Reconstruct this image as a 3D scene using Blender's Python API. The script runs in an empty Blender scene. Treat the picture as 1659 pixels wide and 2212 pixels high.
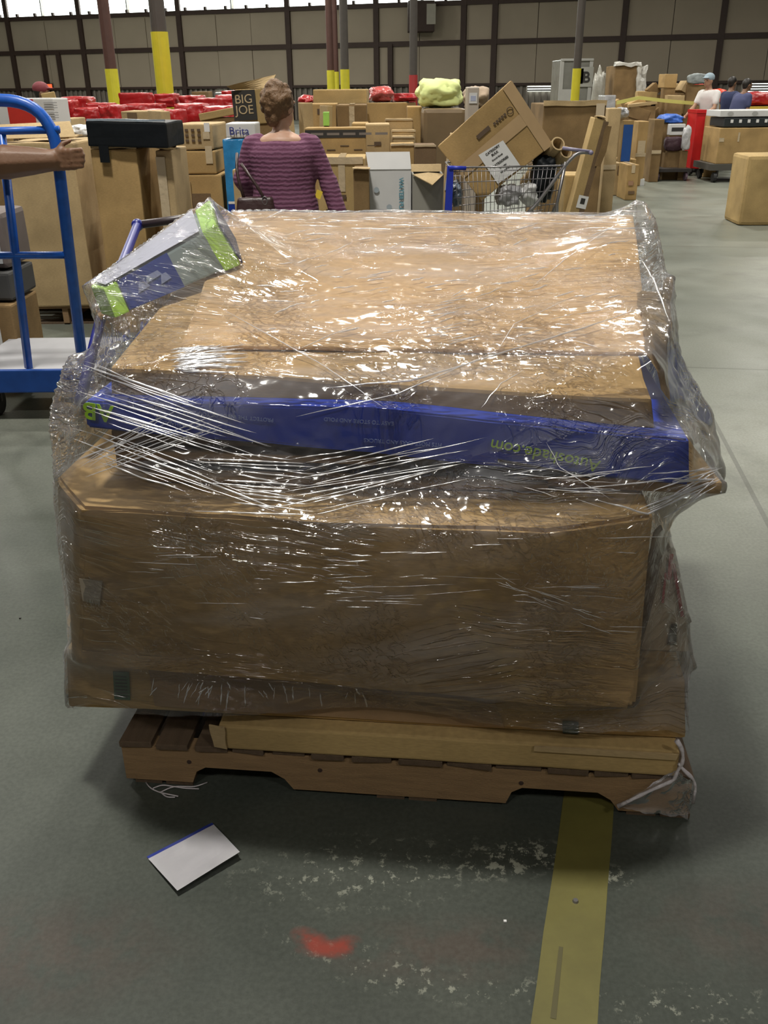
import bpy, bmesh, math, random
import numpy as np
from mathutils import Vector, Matrix, noise
from mathutils.bvhtree import BVHTree

# ------------------------------------------------------------ camera
F_PX, IMG_W, IMG_H, CAM_Z = 1950.0, 1659, 2212, 1.5
PITCH = math.atan((1106 - 188) / F_PX)
ROLL = math.radians(0.57)
FWD = Vector((0, math.cos(PITCH), -math.sin(PITCH)))
UPV = Vector((0, math.sin(PITCH), math.cos(PITCH)))
RGT = Vector((1, 0, 0))
CAM = Vector((0, 0, CAM_Z))
scene = bpy.context.scene
COL = scene.collection
cam_data = bpy.data.cameras.new('camera')
cam = bpy.data.objects.new('camera', cam_data)
COL.objects.link(cam)
cx = RGT * math.cos(ROLL) - UPV * math.sin(ROLL)
cy = RGT * math.sin(ROLL) + UPV * math.cos(ROLL)
cz = -FWD
cam.matrix_world = Matrix(((cx.x, cy.x, cz.x, CAM.x), (cx.y, cy.y, cz.y, CAM.y),
                           (cx.z, cy.z, cz.z, CAM.z), (0, 0, 0, 1)))
cam_data.sensor_fit = 'HORIZONTAL'
cam_data.sensor_width = 36
cam_data.lens = 36 * F_PX / IMG_W
cam_data.clip_start = 0.05
cam_data.clip_end = 300
scene.camera = cam
scene.view_settings.view_transform = 'Standard'
scene.view_settings.look = 'None'
scene.view_settings.gamma = 1
scene.view_settings.use_curve_mapping = False
scene.view_settings.exposure = 0.0

# ------------------------------------------------------------ world and lamps
world = bpy.data.worlds.new('world')
scene.world = world
world.use_nodes = True
wb = world.node_tree.nodes['Background']
wb.inputs[0].default_value = (0.85, 0.92, 1.0, 1)
wb.inputs[1].default_value = 1.0

LAMPS = []
def bay_or_fill_light(x, y, z, power, size=0.55, color=(1.0, 0.965, 0.88)):
    ld = bpy.data.lights.new('bay_or_fill_light', 'AREA')
    ld.shape = 'RECTANGLE'
    ld.size = 0.8
    ld.size_y = size
    ld.energy = power
    ld.color = color
    ob = bpy.data.objects.new('bay_or_fill_light', ld)
    COL.objects.link(ob)
    ob.location = (x, y, z)
    LAMPS.append((x, y, z))
CEIL = 9.2
for ly, row in ((2.6, ((-1.3, 900),)),
                (-4.5, ((-2.5, 270), (3.5, 220))),  # unseen lamps behind the viewer, added as front fill
                (9, ((-7, 520), (0.3, 640), (8, 340))),
                (15, ((-11, 560), (-3.5, 560), (3.6, 560), (10, 460))),
                (22, ((-12, 700), (-4, 650), (3.2, 600), (10, 600))),
                (31, ((-15, 950), (-5, 850), (4, 450), (13, 350))),
                (40, ((-20, 1300), (-9, 800)))):
    for lx, pw in row:
        bay_or_fill_light(lx, ly, 8.0, pw * 0.62)

# ------------------------------------------------------------ pixel helpers: where a thing stands in the room
def ray(x, y):
    u = (x - IMG_W / 2) / F_PX
    v = -(y - IMG_H / 2) / F_PX
    c, s = math.cos(ROLL), math.sin(ROLL)
    return FWD + RGT * (u * c + v * s) + UPV * (-u * s + v * c)
def pz(x, y, z):
    d = ray(x, y)
    return CAM + d * ((z - CAM_Z) / d.z)
def pY(x, y, Y):
    d = ray(x, y)
    return CAM + d * (Y / d.y)
def pplane(x, y, P, n):
    d = ray(x, y)
    return CAM + d * ((P - CAM).dot(n) / d.dot(n))

# ------------------------------------------------------------ materials
MATS = {}
def node_mat(name):
    m = bpy.data.materials.new(name)
    m.use_nodes = True
    nt = m.node_tree
    return m, nt, nt.nodes['Principled BSDF']
def N(nt, typ, **kw):
    n = nt.nodes.new(typ)
    for k, v in kw.items():
        if k.startswith('i_'):
            key = k[2:].replace('_', ' ')
            n.inputs[key].default_value = v
        else:
            setattr(n, k, v)
    return n
def simple(name, col, rough=0.6, metal=0.0, var=0.12, scale=8, bump=0.0, bscale=60, coat=0.0, spec=0.5, stretch=(1, 1, 1)):
    key = name
    if key in MATS:
        return MATS[key]
    m, nt, b = node_mat(name)
    L = nt.links.new
    tc = N(nt, 'ShaderNodeTexCoord')
    mp = N(nt, 'ShaderNodeMapping')
    mp.inputs['Scale'].default_value = stretch
    L(tc.outputs['Object'], mp.inputs[0])
    nz = N(nt, 'ShaderNodeTexNoise', i_Scale=scale, i_Detail=5.0)
    L(mp.outputs[0], nz.inputs['Vector'])
    mix = N(nt, 'ShaderNodeMix', data_type='RGBA')
    mix.inputs[6].default_value = tuple(c * (1 - var) for c in col) + (1,)
    mix.inputs[7].default_value = tuple(min(1, c * (1 + var)) for c in col) + (1,)
    L(nz.outputs[0], mix.inputs[0])
    L(mix.outputs[2], b.inputs['Base Color'])
    b.inputs['Roughness'].default_value = rough
    b.inputs['Metallic'].default_value = metal
    b.inputs['Specular IOR Level'].default_value = spec
    b.inputs['Coat Weight'].default_value = coat
    if bump > 0:
        n2 = N(nt, 'ShaderNodeTexNoise', i_Scale=bscale, i_Detail=4.0)
        L(mp.outputs[0], n2.inputs['Vector'])
        bp = N(nt, 'ShaderNodeBump', i_Strength=bump, i_Distance=0.01)
        L(n2.outputs[0], bp.inputs['Height'])
        L(bp.outputs[0], b.inputs['Normal'])
    MATS[key] = m
    return m
def cardboard(name, col, stain=0.25):
    if name in MATS:
        return MATS[name]
    m, nt, b = node_mat(name)
    L = nt.links.new
    tc = N(nt, 'ShaderNodeTexCoord')
    mp = N(nt, 'ShaderNodeMapping')
    mp.inputs['Scale'].default_value = (1, 1, 5)
    L(tc.outputs['Object'], mp.inputs[0])
    n1 = N(nt, 'ShaderNodeTexNoise', i_Scale=3.0, i_Detail=6.0)
    n2 = N(nt, 'ShaderNodeTexNoise', i_Scale=60.0, i_Detail=3.0)
    L(tc.outputs['Object'], n1.inputs['Vector'])
    L(mp.outputs[0], n2.inputs['Vector'])
    rmp = N(nt, 'ShaderNodeValToRGB')
    rmp.color_ramp.elements[0].position = 0.35
    rmp.color_ramp.elements[0].color = tuple(c * (1 - stain) for c in col) + (1,)
    rmp.color_ramp.elements[1].position = 0.62
    rmp.color_ramp.elements[1].color = tuple(min(1, c * 1.06) for c in col) + (1,)
    L(n1.outputs[0], rmp.inputs[0])
    mix = N(nt, 'ShaderNodeMix', data_type='RGBA', blend_type='OVERLAY')
    mix.inputs[0].default_value = 0.25
    L(rmp.outputs[0], mix.inputs[6])
    L(n2.outputs[0], mix.inputs[7])
    L(mix.outputs[2], b.inputs['Base Color'])
    b.inputs['Roughness'].default_value = 0.82
    b.inputs['Specular IOR Level'].default_value = 0.25
    bp = N(nt, 'ShaderNodeBump', i_Strength=0.25, i_Distance=0.006)
    n3 = N(nt, 'ShaderNodeTexNoise', i_Scale=9.0, i_Detail=4.0)
    L(tc.outputs['Object'], n3.inputs['Vector'])
    L(n3.outputs[0], bp.inputs['Height'])
    L(bp.outputs[0], b.inputs['Normal'])
    MATS[name] = m
    return m
CB = cardboard('kraft_cardboard', (0.43, 0.285, 0.122))
CB2 = cardboard('pale_cardboard', (0.47, 0.345, 0.185))
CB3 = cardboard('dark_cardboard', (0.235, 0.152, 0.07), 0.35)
CB4 = cardboard('golden_cardboard', (0.46, 0.325, 0.145))
CBIN = cardboard('carton_inside', (0.18, 0.12, 0.07))
WHITE = simple('white_paper', (0.72, 0.72, 0.72), 0.6, var=0.05)
WHITEBOX = simple('white_card', (0.6, 0.6, 0.6), 0.5, var=0.06)
INK = simple('dark_ink', (0.03, 0.028, 0.026), 0.6, var=0.1)
INKBROWN = simple('brown_ink', (0.10, 0.065, 0.04), 0.7, var=0.1)
TAPE = simple('brown_tape', (0.30, 0.19, 0.10), 0.22, var=0.1, bump=0.35, bscale=25)
TAPECL = simple('clear_tape', (0.52, 0.42, 0.28), 0.15, var=0.1, bump=0.5, bscale=30)
BLUEBOX = simple('blue_print', (0.010, 0.045, 0.42), 0.38, var=0.2, scale=20)
LIME = simple('lime_print', (0.36, 0.62, 0.05), 0.45, var=0.2, scale=20)
REDP = simple('red_plastic', (0.36, 0.012, 0.014), 0.34, var=0.45, scale=5, bump=0.9, bscale=9)
BLUEMETAL = simple('blue_paint', (0.012, 0.105, 0.50), 0.35, var=0.35, scale=22)
DARKMETAL = simple('dark_metal', (0.05, 0.045, 0.045), 0.45, metal=0.4)
CHROME = simple('wire_metal', (0.30, 0.29, 0.30), 0.35, metal=0.8)
RUBBER = simple('black_rubber', (0.02, 0.02, 0.02), 0.7)
BLACKP = simple('black_plastic', (0.008, 0.010, 0.012), 0.5, bump=0.3, bscale=14, var=0.3, spec=0.16)

# ------------------------------------------------------------ object helpers
def setp(o, label=None, cat=None, group=None, kind=None):
    if label: o['label'] = label
    if cat: o['category'] = cat
    if group: o['group'] = group
    if kind: o['kind'] = kind
    return o
def empty(name, loc=(0, 0, 0), label=None, cat=None, group=None, rotz=0.0):
    o = bpy.data.objects.new(name, None)
    o.empty_display_size = 0.1
    COL.objects.link(o)
    o.location = loc
    o.rotation_euler = (0, 0, rotz)
    return setp(o, label, cat, group)
def mesh_obj(name, verts, faces, mat, parent=None, smooth=False, world_space=True, label=None):
    me = bpy.data.meshes.new(name)
    me.from_pydata([tuple(v) for v in verts], [], faces)
    me.update()
    o = bpy.data.objects.new(name, me)
    if mat: me.materials.append(mat)
    COL.objects.link(o)
    if smooth:
        me.polygons.foreach_set('use_smooth', [True] * len(me.polygons))
    if parent is not None:
        o.parent = parent
        if world_space:
            bpy.context.view_layer.update() if False else None
            o.matrix_parent_inverse = root_matrix(parent).inverted()
    if label: o['label'] = label
    return o
def root_matrix(p):
    m = Matrix.Translation(p.location) @ p.rotation_euler.to_matrix().to_4x4()
    if p.parent:
        m = root_matrix(p.parent) @ p.matrix_parent_inverse @ m
    return m
def bm_obj(name, bm, mat, parent=None, smooth=False, world_space=True, label=None):
    me = bpy.data.meshes.new(name)
    bmesh.ops.recalc_face_normals(bm, faces=bm.faces)
    bm.to_mesh(me)
    bm.free()
    o = bpy.data.objects.new(name, me)
    if mat: me.materials.append(mat)
    COL.objects.link(o)
    if smooth:
        me.polygons.foreach_set('use_smooth', [True] * len(me.polygons))
    if parent is not None:
        o.parent = parent
        if world_space:
            o.matrix_parent_inverse = root_matrix(parent).inverted()
    if label: o['label'] = label
    return o
HEXF = [(0, 3, 2, 1), (4, 5, 6, 7), (0, 1, 5, 4), (1, 2, 6, 5), (2, 3, 7, 6), (3, 0, 4, 7)]
def hex_bm(p, cuts=0, amp=0.0, bevel=0.0, seed=0, freq=6.0, sag=0.0):
    """eight corners: bottom front-left, front-right, back-right, back-left, then the top four"""
    bm = bmesh.new()
    vs = [bm.verts.new(q) for q in p]
    for f in HEXF:
        bm.faces.new([vs[i] for i in f])
    if bevel > 0:
        bmesh.ops.bevel(bm, geom=list(bm.edges), offset=bevel, segments=2, profile=0.6, affect='EDGES')
    if cuts > 0:
        bmesh.ops.subdivide_edges(bm, edges=[e for e in bm.edges if e.calc_length() > bevel * 4 + 0.02], cuts=cuts, use_grid_fill=True)
    if amp > 0:
        off = Vector((seed * 3.17, seed * 1.7, seed * 0.9))
        for v in bm.verts:
            n = noise.noise_vector(v.co * freq + off) + 0.4 * noise.noise_vector(v.co * freq * 3 + off)
            v.co += n * amp
    return bm
def box_pts(w, d, h, z0=0.0, x0=None, y0=0.0):
    """front face at y0, centred in x unless x0"""
    a = -w / 2 if x0 is None else x0
    return [Vector(q) for q in ((a, y0, z0), (a + w, y0, z0), (a + w, y0 + d, z0), (a, y0 + d, z0),
                                (a, y0, z0 + h), (a + w, y0, z0 + h), (a + w, y0 + d, z0 + h), (a, y0 + d, z0 + h))]
def box(name, w, d, h, loc, mat, parent=None, bevel=0.0, local=True, label=None, cuts=0, amp=0, seed=0):
    p = [q + Vector(loc) for q in box_pts(w, d, h)]
    return bm_obj(name, hex_bm(p, cuts, amp, bevel, seed), mat, parent, world_space=not local, label=label)
def tube_bm(pts, r, seg=8, bm=None, cap=True, closed=False):
    own = bm is None
    if own: bm = bmesh.new()
    pts = [Vector(p) for p in pts]
    n = len(pts)
    rs = r if isinstance(r, (list, tuple)) else [r] * n
    rings = []
    prev = None
    for i, p in enumerate(pts):
        if closed:
            t = (pts[(i + 1) % n] - pts[i - 1]).normalized()
        else:
            t = (pts[min(i + 1, n - 1)] - pts[max(i - 1, 0)]).normalized()
        if prev is None:
            a = t.cross(Vector((0, 0, 1)))
            if a.length < 0.05: a = t.cross(Vector((0, 1, 0)))
        else:
            a = prev - t * prev.dot(t)
        a.normalize()
        prev = a
        b = t.cross(a)
        rings.append([bm.verts.new(p + (a * math.cos(k * 2 * math.pi / seg) + b * math.sin(k * 2 * math.pi / seg)) * rs[i]) for k in range(seg)])
    m = n if closed else n - 1
    for i in range(m):
        A, B = rings[i], rings[(i + 1) % n]
        for k in range(seg):
            bm.faces.new((A[k], A[(k + 1) % seg], B[(k + 1) % seg], B[k]))
    if cap and not closed:
        bm.faces.new(rings[0][::-1])
        bm.faces.new(rings[-1])
    return bm
def round_path(pts, rad, n=6):
    pts = [Vector(p) for p in pts]
    out = [pts[0]]
    for i in range(1, len(pts) - 1):
        a = (pts[i - 1] - pts[i]); b = (pts[i + 1] - pts[i])
        ra = min(rad, a.length * 0.45, b.length * 0.45)
        p0 = pts[i] + a.normalized() * ra
        p1 = pts[i] + b.normalized() * ra
        for k in range(n + 1):
            t = k / n
            out.append(p0 * (1 - t) ** 2 + pts[i] * 2 * t * (1 - t) + p1 * t * t)
    out.append(pts[-1])
    return out
def text_obj(name, body, size, mat, parent, M, align='CENTER', depth=0.0006, bold=0.0, world_space=False, spacing=1.0):
    """flat lettering turned into a mesh; M places its own x-y plane"""
    cu = bpy.data.curves.new(name, 'FONT')
    cu.body = body
    cu.size = size
    cu.align_x = align
    cu.align_y = 'CENTER'
    cu.extrude = depth
    cu.offset = bold
    cu.space_line = spacing
    tmp = bpy.data.objects.new(name, cu)
    me = bpy.data.meshes.new_from_object(tmp)
    bpy.data.objects.remove(tmp)
    me.transform(M)
    me.materials.clear()
    me.materials.append(mat)
    o = bpy.data.objects.new(name, me)
    COL.objects.link(o)
    o.parent = parent
    if world_space:
        o.matrix_parent_inverse = root_matrix(parent).inverted()
    return o
def frame_on(center, xdir, ydir):
    x = Vector(xdir).normalized()
    z = x.cross(Vector(ydir)).normalized()
    y = z.cross(x)
    return Matrix(((x.x, y.x, z.x, center[0]), (x.y, y.y, z.y, center[1]), (x.z, y.z, z.z, center[2]), (0, 0, 0, 1)))
FRONT = lambda x, y, z: frame_on((x, y, z), (1, 0, 0), (0, 0, 1))

# ------------------------------------------------------------ the room
def floor_material():
    m, nt, b = node_mat('worn_concrete')
    L = nt.links.new
    tc = N(nt, 'ShaderNodeTexCoord')
    def nz(scale, detail=6.0, rough=0.6, vec=None):
        n = N(nt, 'ShaderNodeTexNoise', i_Scale=scale, i_Detail=detail, i_Roughness=rough)
        L(vec or tc.outputs['Object'], n.inputs['Vector'])
        return n.outputs[0]
    def ramp(src, p0, c0, p1, c1):
        r = N(nt, 'ShaderNodeValToRGB')
        r.color_ramp.elements[0].position = p0; r.color_ramp.elements[0].color = c0
        r.color_ramp.elements[1].position = p1; r.color_ramp.elements[1].color = c1
        L(src, r.inputs[0])
        return r.outputs[0]
    def mix(f, a, c):
        x = N(nt, 'ShaderNodeMix', data_type='RGBA')
        if isinstance(f, float): x.inputs[0].default_value = f
        else: L(f, x.inputs[0])
        for i, q in ((6, a), (7, c)):
            if isinstance(q, tuple): x.inputs[i].default_value = q
            else: L(q, x.inputs[i])
        return x.outputs[2]
    def mth(op, a, c=None):
        x = N(nt, 'ShaderNodeMath', operation=op)
        for i, q in ((0, a), (1, c)):
            if q is None: continue
            if isinstance(q, (int, float)): x.inputs[i].default_value = q
            else: L(q, x.inputs[i])
        return x.outputs[0]
    def blob(cx, cy, rx, ry, ang=0.0):
        """soft mask around a place on the floor"""
        mp = N(nt, 'ShaderNodeMapping', vector_type='TEXTURE')
        mp.inputs['Location'].default_value = (cx, cy, 0)
        mp.inputs['Rotation'].default_value = (0, 0, ang)
        mp.inputs['Scale'].default_value = (rx, ry, 1)
        L(tc.outputs['Object'], mp.inputs[0])
        ln = N(nt, 'ShaderNodeVectorMath', operation='LENGTH')
        L(mp.outputs[0], ln.inputs[0])
        mr = N(nt, 'ShaderNodeMapRange', i_From_Min=1.0, i_From_Max=0.25, i_To_Min=0.0, i_To_Max=1.0)
        mr.clamp = True
        L(ln.outputs['Value'], mr.inputs['Value'])
        return mr.outputs[0]
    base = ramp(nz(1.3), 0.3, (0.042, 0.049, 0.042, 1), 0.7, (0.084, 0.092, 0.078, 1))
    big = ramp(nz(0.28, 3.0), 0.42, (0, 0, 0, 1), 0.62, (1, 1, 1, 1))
    # paler with distance, lamp sheen painted into the colour, with pale worn patches
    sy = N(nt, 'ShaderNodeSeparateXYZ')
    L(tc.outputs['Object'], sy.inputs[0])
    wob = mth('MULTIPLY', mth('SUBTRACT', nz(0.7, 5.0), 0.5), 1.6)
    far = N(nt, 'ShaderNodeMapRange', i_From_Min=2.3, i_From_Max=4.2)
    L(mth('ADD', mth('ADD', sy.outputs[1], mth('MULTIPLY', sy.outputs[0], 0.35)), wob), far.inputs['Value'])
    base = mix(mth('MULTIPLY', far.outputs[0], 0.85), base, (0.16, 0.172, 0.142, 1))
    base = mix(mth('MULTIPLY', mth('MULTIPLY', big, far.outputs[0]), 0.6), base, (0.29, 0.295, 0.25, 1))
    fine = ramp(nz(90.0, 3.0), 0.35, (0.82, 0.82, 0.82, 1), 0.65, (1.12, 1.12, 1.12, 1))
    mul = N(nt, 'ShaderNodeMix', data_type='RGBA', blend_type='MULTIPLY')
    mul.inputs[0].default_value = 0.8
    L(base, mul.inputs[6]); L(fine, mul.inputs[7])
    base = mul.outputs[2]
    # dark old stains
    st = ramp(nz(0.9, 8.0, 0.7), 0.55, (0, 0, 0, 1), 0.7, (1, 1, 1, 1))
    base = mix(mth('MULTIPLY', st, 0.55), base, (0.075, 0.078, 0.066, 1))
    # pale scuffs where the coating has worn off
    sc = nz(38.0, 8.0, 0.75)
    sp = ramp(sc, 0.565, (0, 0, 0, 1), 0.60, (1, 1, 1, 1))
    sp2 = ramp(sc, 0.525, (0, 0, 0, 1), 0.56, (1, 1, 1, 1))
    for (px, py, rx, ry, a, strong) in ((1085, 1860, 0.14, 0.06, 0.1, 1), (1150, 1845, 0.10, 0.05, 0, 1), (1300, 1890, 0.08, 0.04, -0.2, 1), (860, 1850, 0.30, 0.09, 0, 0),
                                (800, 2080, 0.26, 0.05, -0.35, 0), (1480, 2170, 0.22, 0.05, 0, 0), (1000, 2130, 0.3, 0.04, -0.1, 0), (760, 1900, 0.3, 0.1, 0, 0)):
        c = pz(px, py, 0)
        k = mth('MULTIPLY', blob(c.x, c.y, rx, ry, a), sp2 if strong else sp)
        base = mix(mth('MULTIPLY', k, 0.95 if strong else 0.55), base, (0.33, 0.34, 0.28, 1))
    # red paint, spilt
    for (px, py, rx, ry, a, amt) in ((672, 2030, 0.05, 0.028, -0.5, 0.85), (740, 2045, 0.045, 0.028, 0.3, 0.85), (700, 2050, 0.06, 0.022, 0, 0.8), (80, 2060, 0.35, 0.16, 0, 0.07), (960, 2050, 0.28, 0.09, 0, 0.08), (1600, 2000, 0.25, 0.15, 0, 0.05)):
        c = pz(px, py, 0)
        rn = ramp(nz(16.0, 5.0), 0.36, (0, 0, 0, 1), 0.56, (1, 1, 1, 1))
        k = mth('MULTIPLY', blob(c.x, c.y, rx, ry, a), rn)
        base = mix(mth('MULTIPLY', k, amt), base, (0.26, 0.045, 0.03, 1))
    # saw-cut joints every six metres
    sx = N(nt, 'ShaderNodeSeparateXYZ')
    rot = N(nt, 'ShaderNodeMapping')
    rot.inputs['Rotation'].default_value = (0, 0, math.radians(9))
    rot.inputs['Location'].default_value = (1.3, 1.4, 0)
    L(tc.outputs['Object'], rot.inputs[0]); L(rot.outputs[0], sx.inputs[0])
    for ax in (0, 1):
        fr = mth('FRACT', mth('DIVIDE', sx.outputs[ax], 4.5))
        ln = mth('LESS_THAN', mth('ABSOLUTE', mth('SUBTRACT', fr, 0.5)), 0.0022)
        base = mix(mth('MULTIPLY', ln, 0.6), base, (0.06, 0.06, 0.05, 1))
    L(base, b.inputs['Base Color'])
    rr = N(nt, 'ShaderNodeMapRange', i_From_Min=0.3, i_From_Max=0.7, i_To_Min=0.30, i_To_Max=0.46)
    L(nz(2.2), rr.inputs['Value'])
    L(rr.outputs[0], b.inputs['Roughness'])
    bp = N(nt, 'ShaderNodeBump', i_Strength=0.12, i_Distance=0.004)
    L(nz(30.0), bp.inputs['Height'])
    L(bp.outputs[0], b.inputs['Normal'])
    b.inputs['Specular IOR Level'].default_value = 0.22
    return m
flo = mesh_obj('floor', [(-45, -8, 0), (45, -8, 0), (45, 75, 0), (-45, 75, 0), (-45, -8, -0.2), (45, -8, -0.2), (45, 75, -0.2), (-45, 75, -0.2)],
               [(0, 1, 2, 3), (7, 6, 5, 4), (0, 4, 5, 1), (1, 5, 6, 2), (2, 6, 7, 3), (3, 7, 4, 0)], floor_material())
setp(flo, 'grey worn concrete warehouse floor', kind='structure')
# the yellow painted line
def worn_yellow():
    m, nt, b = node_mat('worn_yellow_paint')
    L = nt.links.new
    tc = N(nt, 'ShaderNodeTexCoord')
    n = N(nt, 'ShaderNodeTexNoise', i_Scale=7.0, i_Detail=8.0, i_Roughness=0.7)
    L(tc.outputs['Object'], n.inputs['Vector'])
    r = N(nt, 'ShaderNodeValToRGB')
    e = r.color_ramp.elements
    e[0].position = 0.3; e[0].color = (0.115, 0.102, 0.026, 1)
    e[1].position = 0.7; e[1].color = (0.155, 0.14, 0.036, 1)
    L(n.outputs[0], r.inputs[0])
    L(r.outputs[0], b.inputs['Base Color'])
    b.inputs['Roughness'].default_value = 0.5
    return m
a0, a1 = pz(1145, 2212, 0), pz(1290, 2212, 0)
b0, b1 = pz(1212, 1765, 0), pz(1326, 1765, 0)
dl = (b0 - a0).normalized()
sv = []
Lw = (a1 - a0)
nseg = 40
for i in range(nseg + 1):
    t = -1.0 + i * 0.12
    for q in (a0, a0 + Lw):
        j = Vector((noise.noise(Vector((t * 9, q.x * 5, 0))) * 0.004, 0, 0))
        sv.append(q + dl * t + j + Vector((0, 0, 0.0012)))
yl = mesh_obj('floor_marking', sv, [(2 * i, 2 * i + 1, 2 * i + 3, 2 * i + 2) for i in range(nseg)], worn_yellow(), flo, label='faded yellow painted line on the concrete')
# a scraped groove in the line, and an anchor bolt
g0, g1 = pz(1212, 2045, 0.002), pz(1195, 2200, 0.002)
bm = bmesh.new()
gd = (g1 - g0).normalized().cross(Vector((0, 0, 1))) * 0.004
vv = [bm.verts.new(q) for q in (g0 - gd, g0 + gd, g1 + gd * 1.3, g1 - gd * 1.3)]
bm.faces.new(vv)
bm_obj('scrape_mark', bm, simple('old_scrape', (0.09, 0.08, 0.03), 0.7), flo)
bc = pz(1243, 1948, 0.0)
bm = bmesh.new()
bmesh.ops.create_cone(bm, cap_ends=True, segments=10, radius1=0.007, radius2=0.005, depth=0.005, matrix=Matrix.Translation(bc + Vector((0, 0, 0.003))))
bm_obj('anchor_bolt', bm, CHROME, flo)

# far wall: runs slightly toward the viewer on the right
WL, WR = pY(0, 190, 57), pY(1659, 172, 44)
WL.z = WR.z = 0
wd = (WR - WL).normalized()
wn = Vector((wd.y, -wd.x, 0))          # faces the camera
def wallp(x, y):
    return pplane(x, y, WL, wn)
wz = lambda y: wallp(830, y).z
Z_LOW, Z_MID, Z_SILL = wz(185), wz(96), wz(12)
Z_TOP = Z_SILL + 2.6
CEIL = Z_TOP + 0.5
s_of = lambda x, y=150: (wallp(x, y) - WL).dot(wd)
WALLM = simple('wall_sheet', (0.44, 0.375, 0.285), 0.75, var=0.14, scale=0.6, bump=0.3, bscale=3)
WALLM2 = simple('corrugated_sheet', (0.27, 0.24, 0.20), 0.6, var=0.2, scale=1.2)
STEEL = simple('brown_steel', (0.055, 0.032, 0.024), 0.6, var=0.25, scale=5)
wall = empty('wall_back', WL)
setp(wall, 'pale panelled warehouse back wall with dark steel posts', kind='structure')
def wbox(name, s0, s1, z0, z1, out0, out1, mat, parent=wall, label=None, **k):
    p = []
    for z in (z0, z1):
        for s, o in ((s0, out1), (s1, out1), (s1, out0), (s0, out0)):
            q = WL + wd * s + wn * o
            p.append(Vector((q.x, q.y, z)))
    return bm_obj(name, hex_bm(p, **k), mat, parent, label=label)
SA, SB = -22.0, s_of(1659) + 22
posts = [s_of(x) for x in (-170, 35, 188, 398, 628, 815, 1000, 1066, 1340, 1548, 1760)]
posts = [SA] + posts + [SB]
wbox('backing_sheet', SA, SB, 0, Z_TOP + 0.5, -0.2, -0.1, WALLM2)
for i in range(len(posts) - 1):
    s0, s1 = posts[i] + 0.12, posts[i + 1] - 0.12
    n = max(1, round((s1 - s0) / 2.2))
    for j in range(n):
        u0, u1 = s0 + (s1 - s0) * j / n + 0.015, s0 + (s1 - s0) * (j + 1) / n - 0.015
        wbox('wall_panel', u0, u1, Z_LOW + 0.06, Z_MID - 0.1, -0.1, 0.02 + 0.02 * ((i + j) % 2), WALLM)
        wbox('wall_panel', u0, u1, Z_MID + 0.1, Z_SILL - 0.08, -0.1, 0.02 + 0.02 * ((i + j + 1) % 2), WALLM)
    wbox('steel_post', posts[i] - 0.13, posts[i] + 0.13, 0, Z_TOP, 0.0, 0.16, STEEL)
    # ribs of the corrugated lower wall
bm = bmesh.new()
s = SA
while s < SB:
    p = []
    for z in (0, Z_LOW - 0.05):
        for a, o in ((s, 0.03), (s + 0.12, 0.03), (s + 0.12, -0.1), (s, -0.1)):
            q = WL + wd * a + wn * o
            p.append(bm.verts.new((q.x, q.y, z)))
    for f in HEXF: bm.faces.new([p[i] for i in f])
    s += 0.3
setp(bm_obj('wall_rib', bm, WALLM2, wall), kind='stuff')
for z, h in ((Z_LOW, 0.12), (Z_MID, 0.22), (Z_SILL, 0.2)):
    wbox('girt', SA, SB, z - h / 2, z + h / 2, 0.02, 0.14, STEEL)
for px in (100, 133, 845):      # short studs between girts
    s = s_of(px)
    wbox('stud', s - 0.12, s + 0.12, 0, Z_MID, 0.02, 0.2, STEEL)
# high window band: backlit translucent panes
win = empty('window_1', WL + wd * s_of(400) + Vector((0, 0, Z_SILL)))
setp(win, 'band of bright translucent panes high on the back wall', kind='structure')
def pane_mat(strength):
    m, nt, b = node_mat('daylit_pane')
    b.inputs['Base Color'].default_value = (0.9, 0.95, 0.93, 1)
    b.inputs['Roughness'].default_value = 0.4
    b.inputs['Emission Color'].default_value = (0.93, 1.0, 0.95, 1)
    b.inputs['Emission Strength'].default_value = strength
    return m
PANE = pane_mat(5.0)
SE = s_of(1090, 5)
wp = [p for p in posts if p < SE] + [SE]
for i in range(len(wp) - 1):
    n = max(1, round((wp[i + 1] - wp[i]) / 3.0))
    for j in range(n):
        u0 = wp[i] + (wp[i + 1] - wp[i]) * j / n + 0.1
        u1 = wp[i] + (wp[i + 1] - wp[i]) * (j + 1) / n - 0.05
        wbox('pane', u0, u1, Z_SILL + 0.1, Z_TOP - 0.1, -0.05, 0.03, PANE, win)
        wbox('mullion', u1 - 0.0, u1 + 0.06, Z_SILL + 0.1, Z_TOP, 0.0, 0.1, simple('pale_mullion', (0.4, 0.4, 0.38), 0.5), win)
s = SA + 1
while s < SE:
    wbox('sill_clip', s, s + 0.12, Z_SILL + 0.1, Z_SILL + 0.24, 0.05, 0.2, STEEL, win)
    s += 1.15
for i in range(len(posts) - 1):
    if posts[i + 1] > SE + 1:
        wbox('wall_panel', max(posts[i], SE) + 0.1, posts[i + 1] - 0.1, Z_SILL + 0.12, Z_TOP - 0.05, -0.1, 0.03, WALLM)
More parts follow.
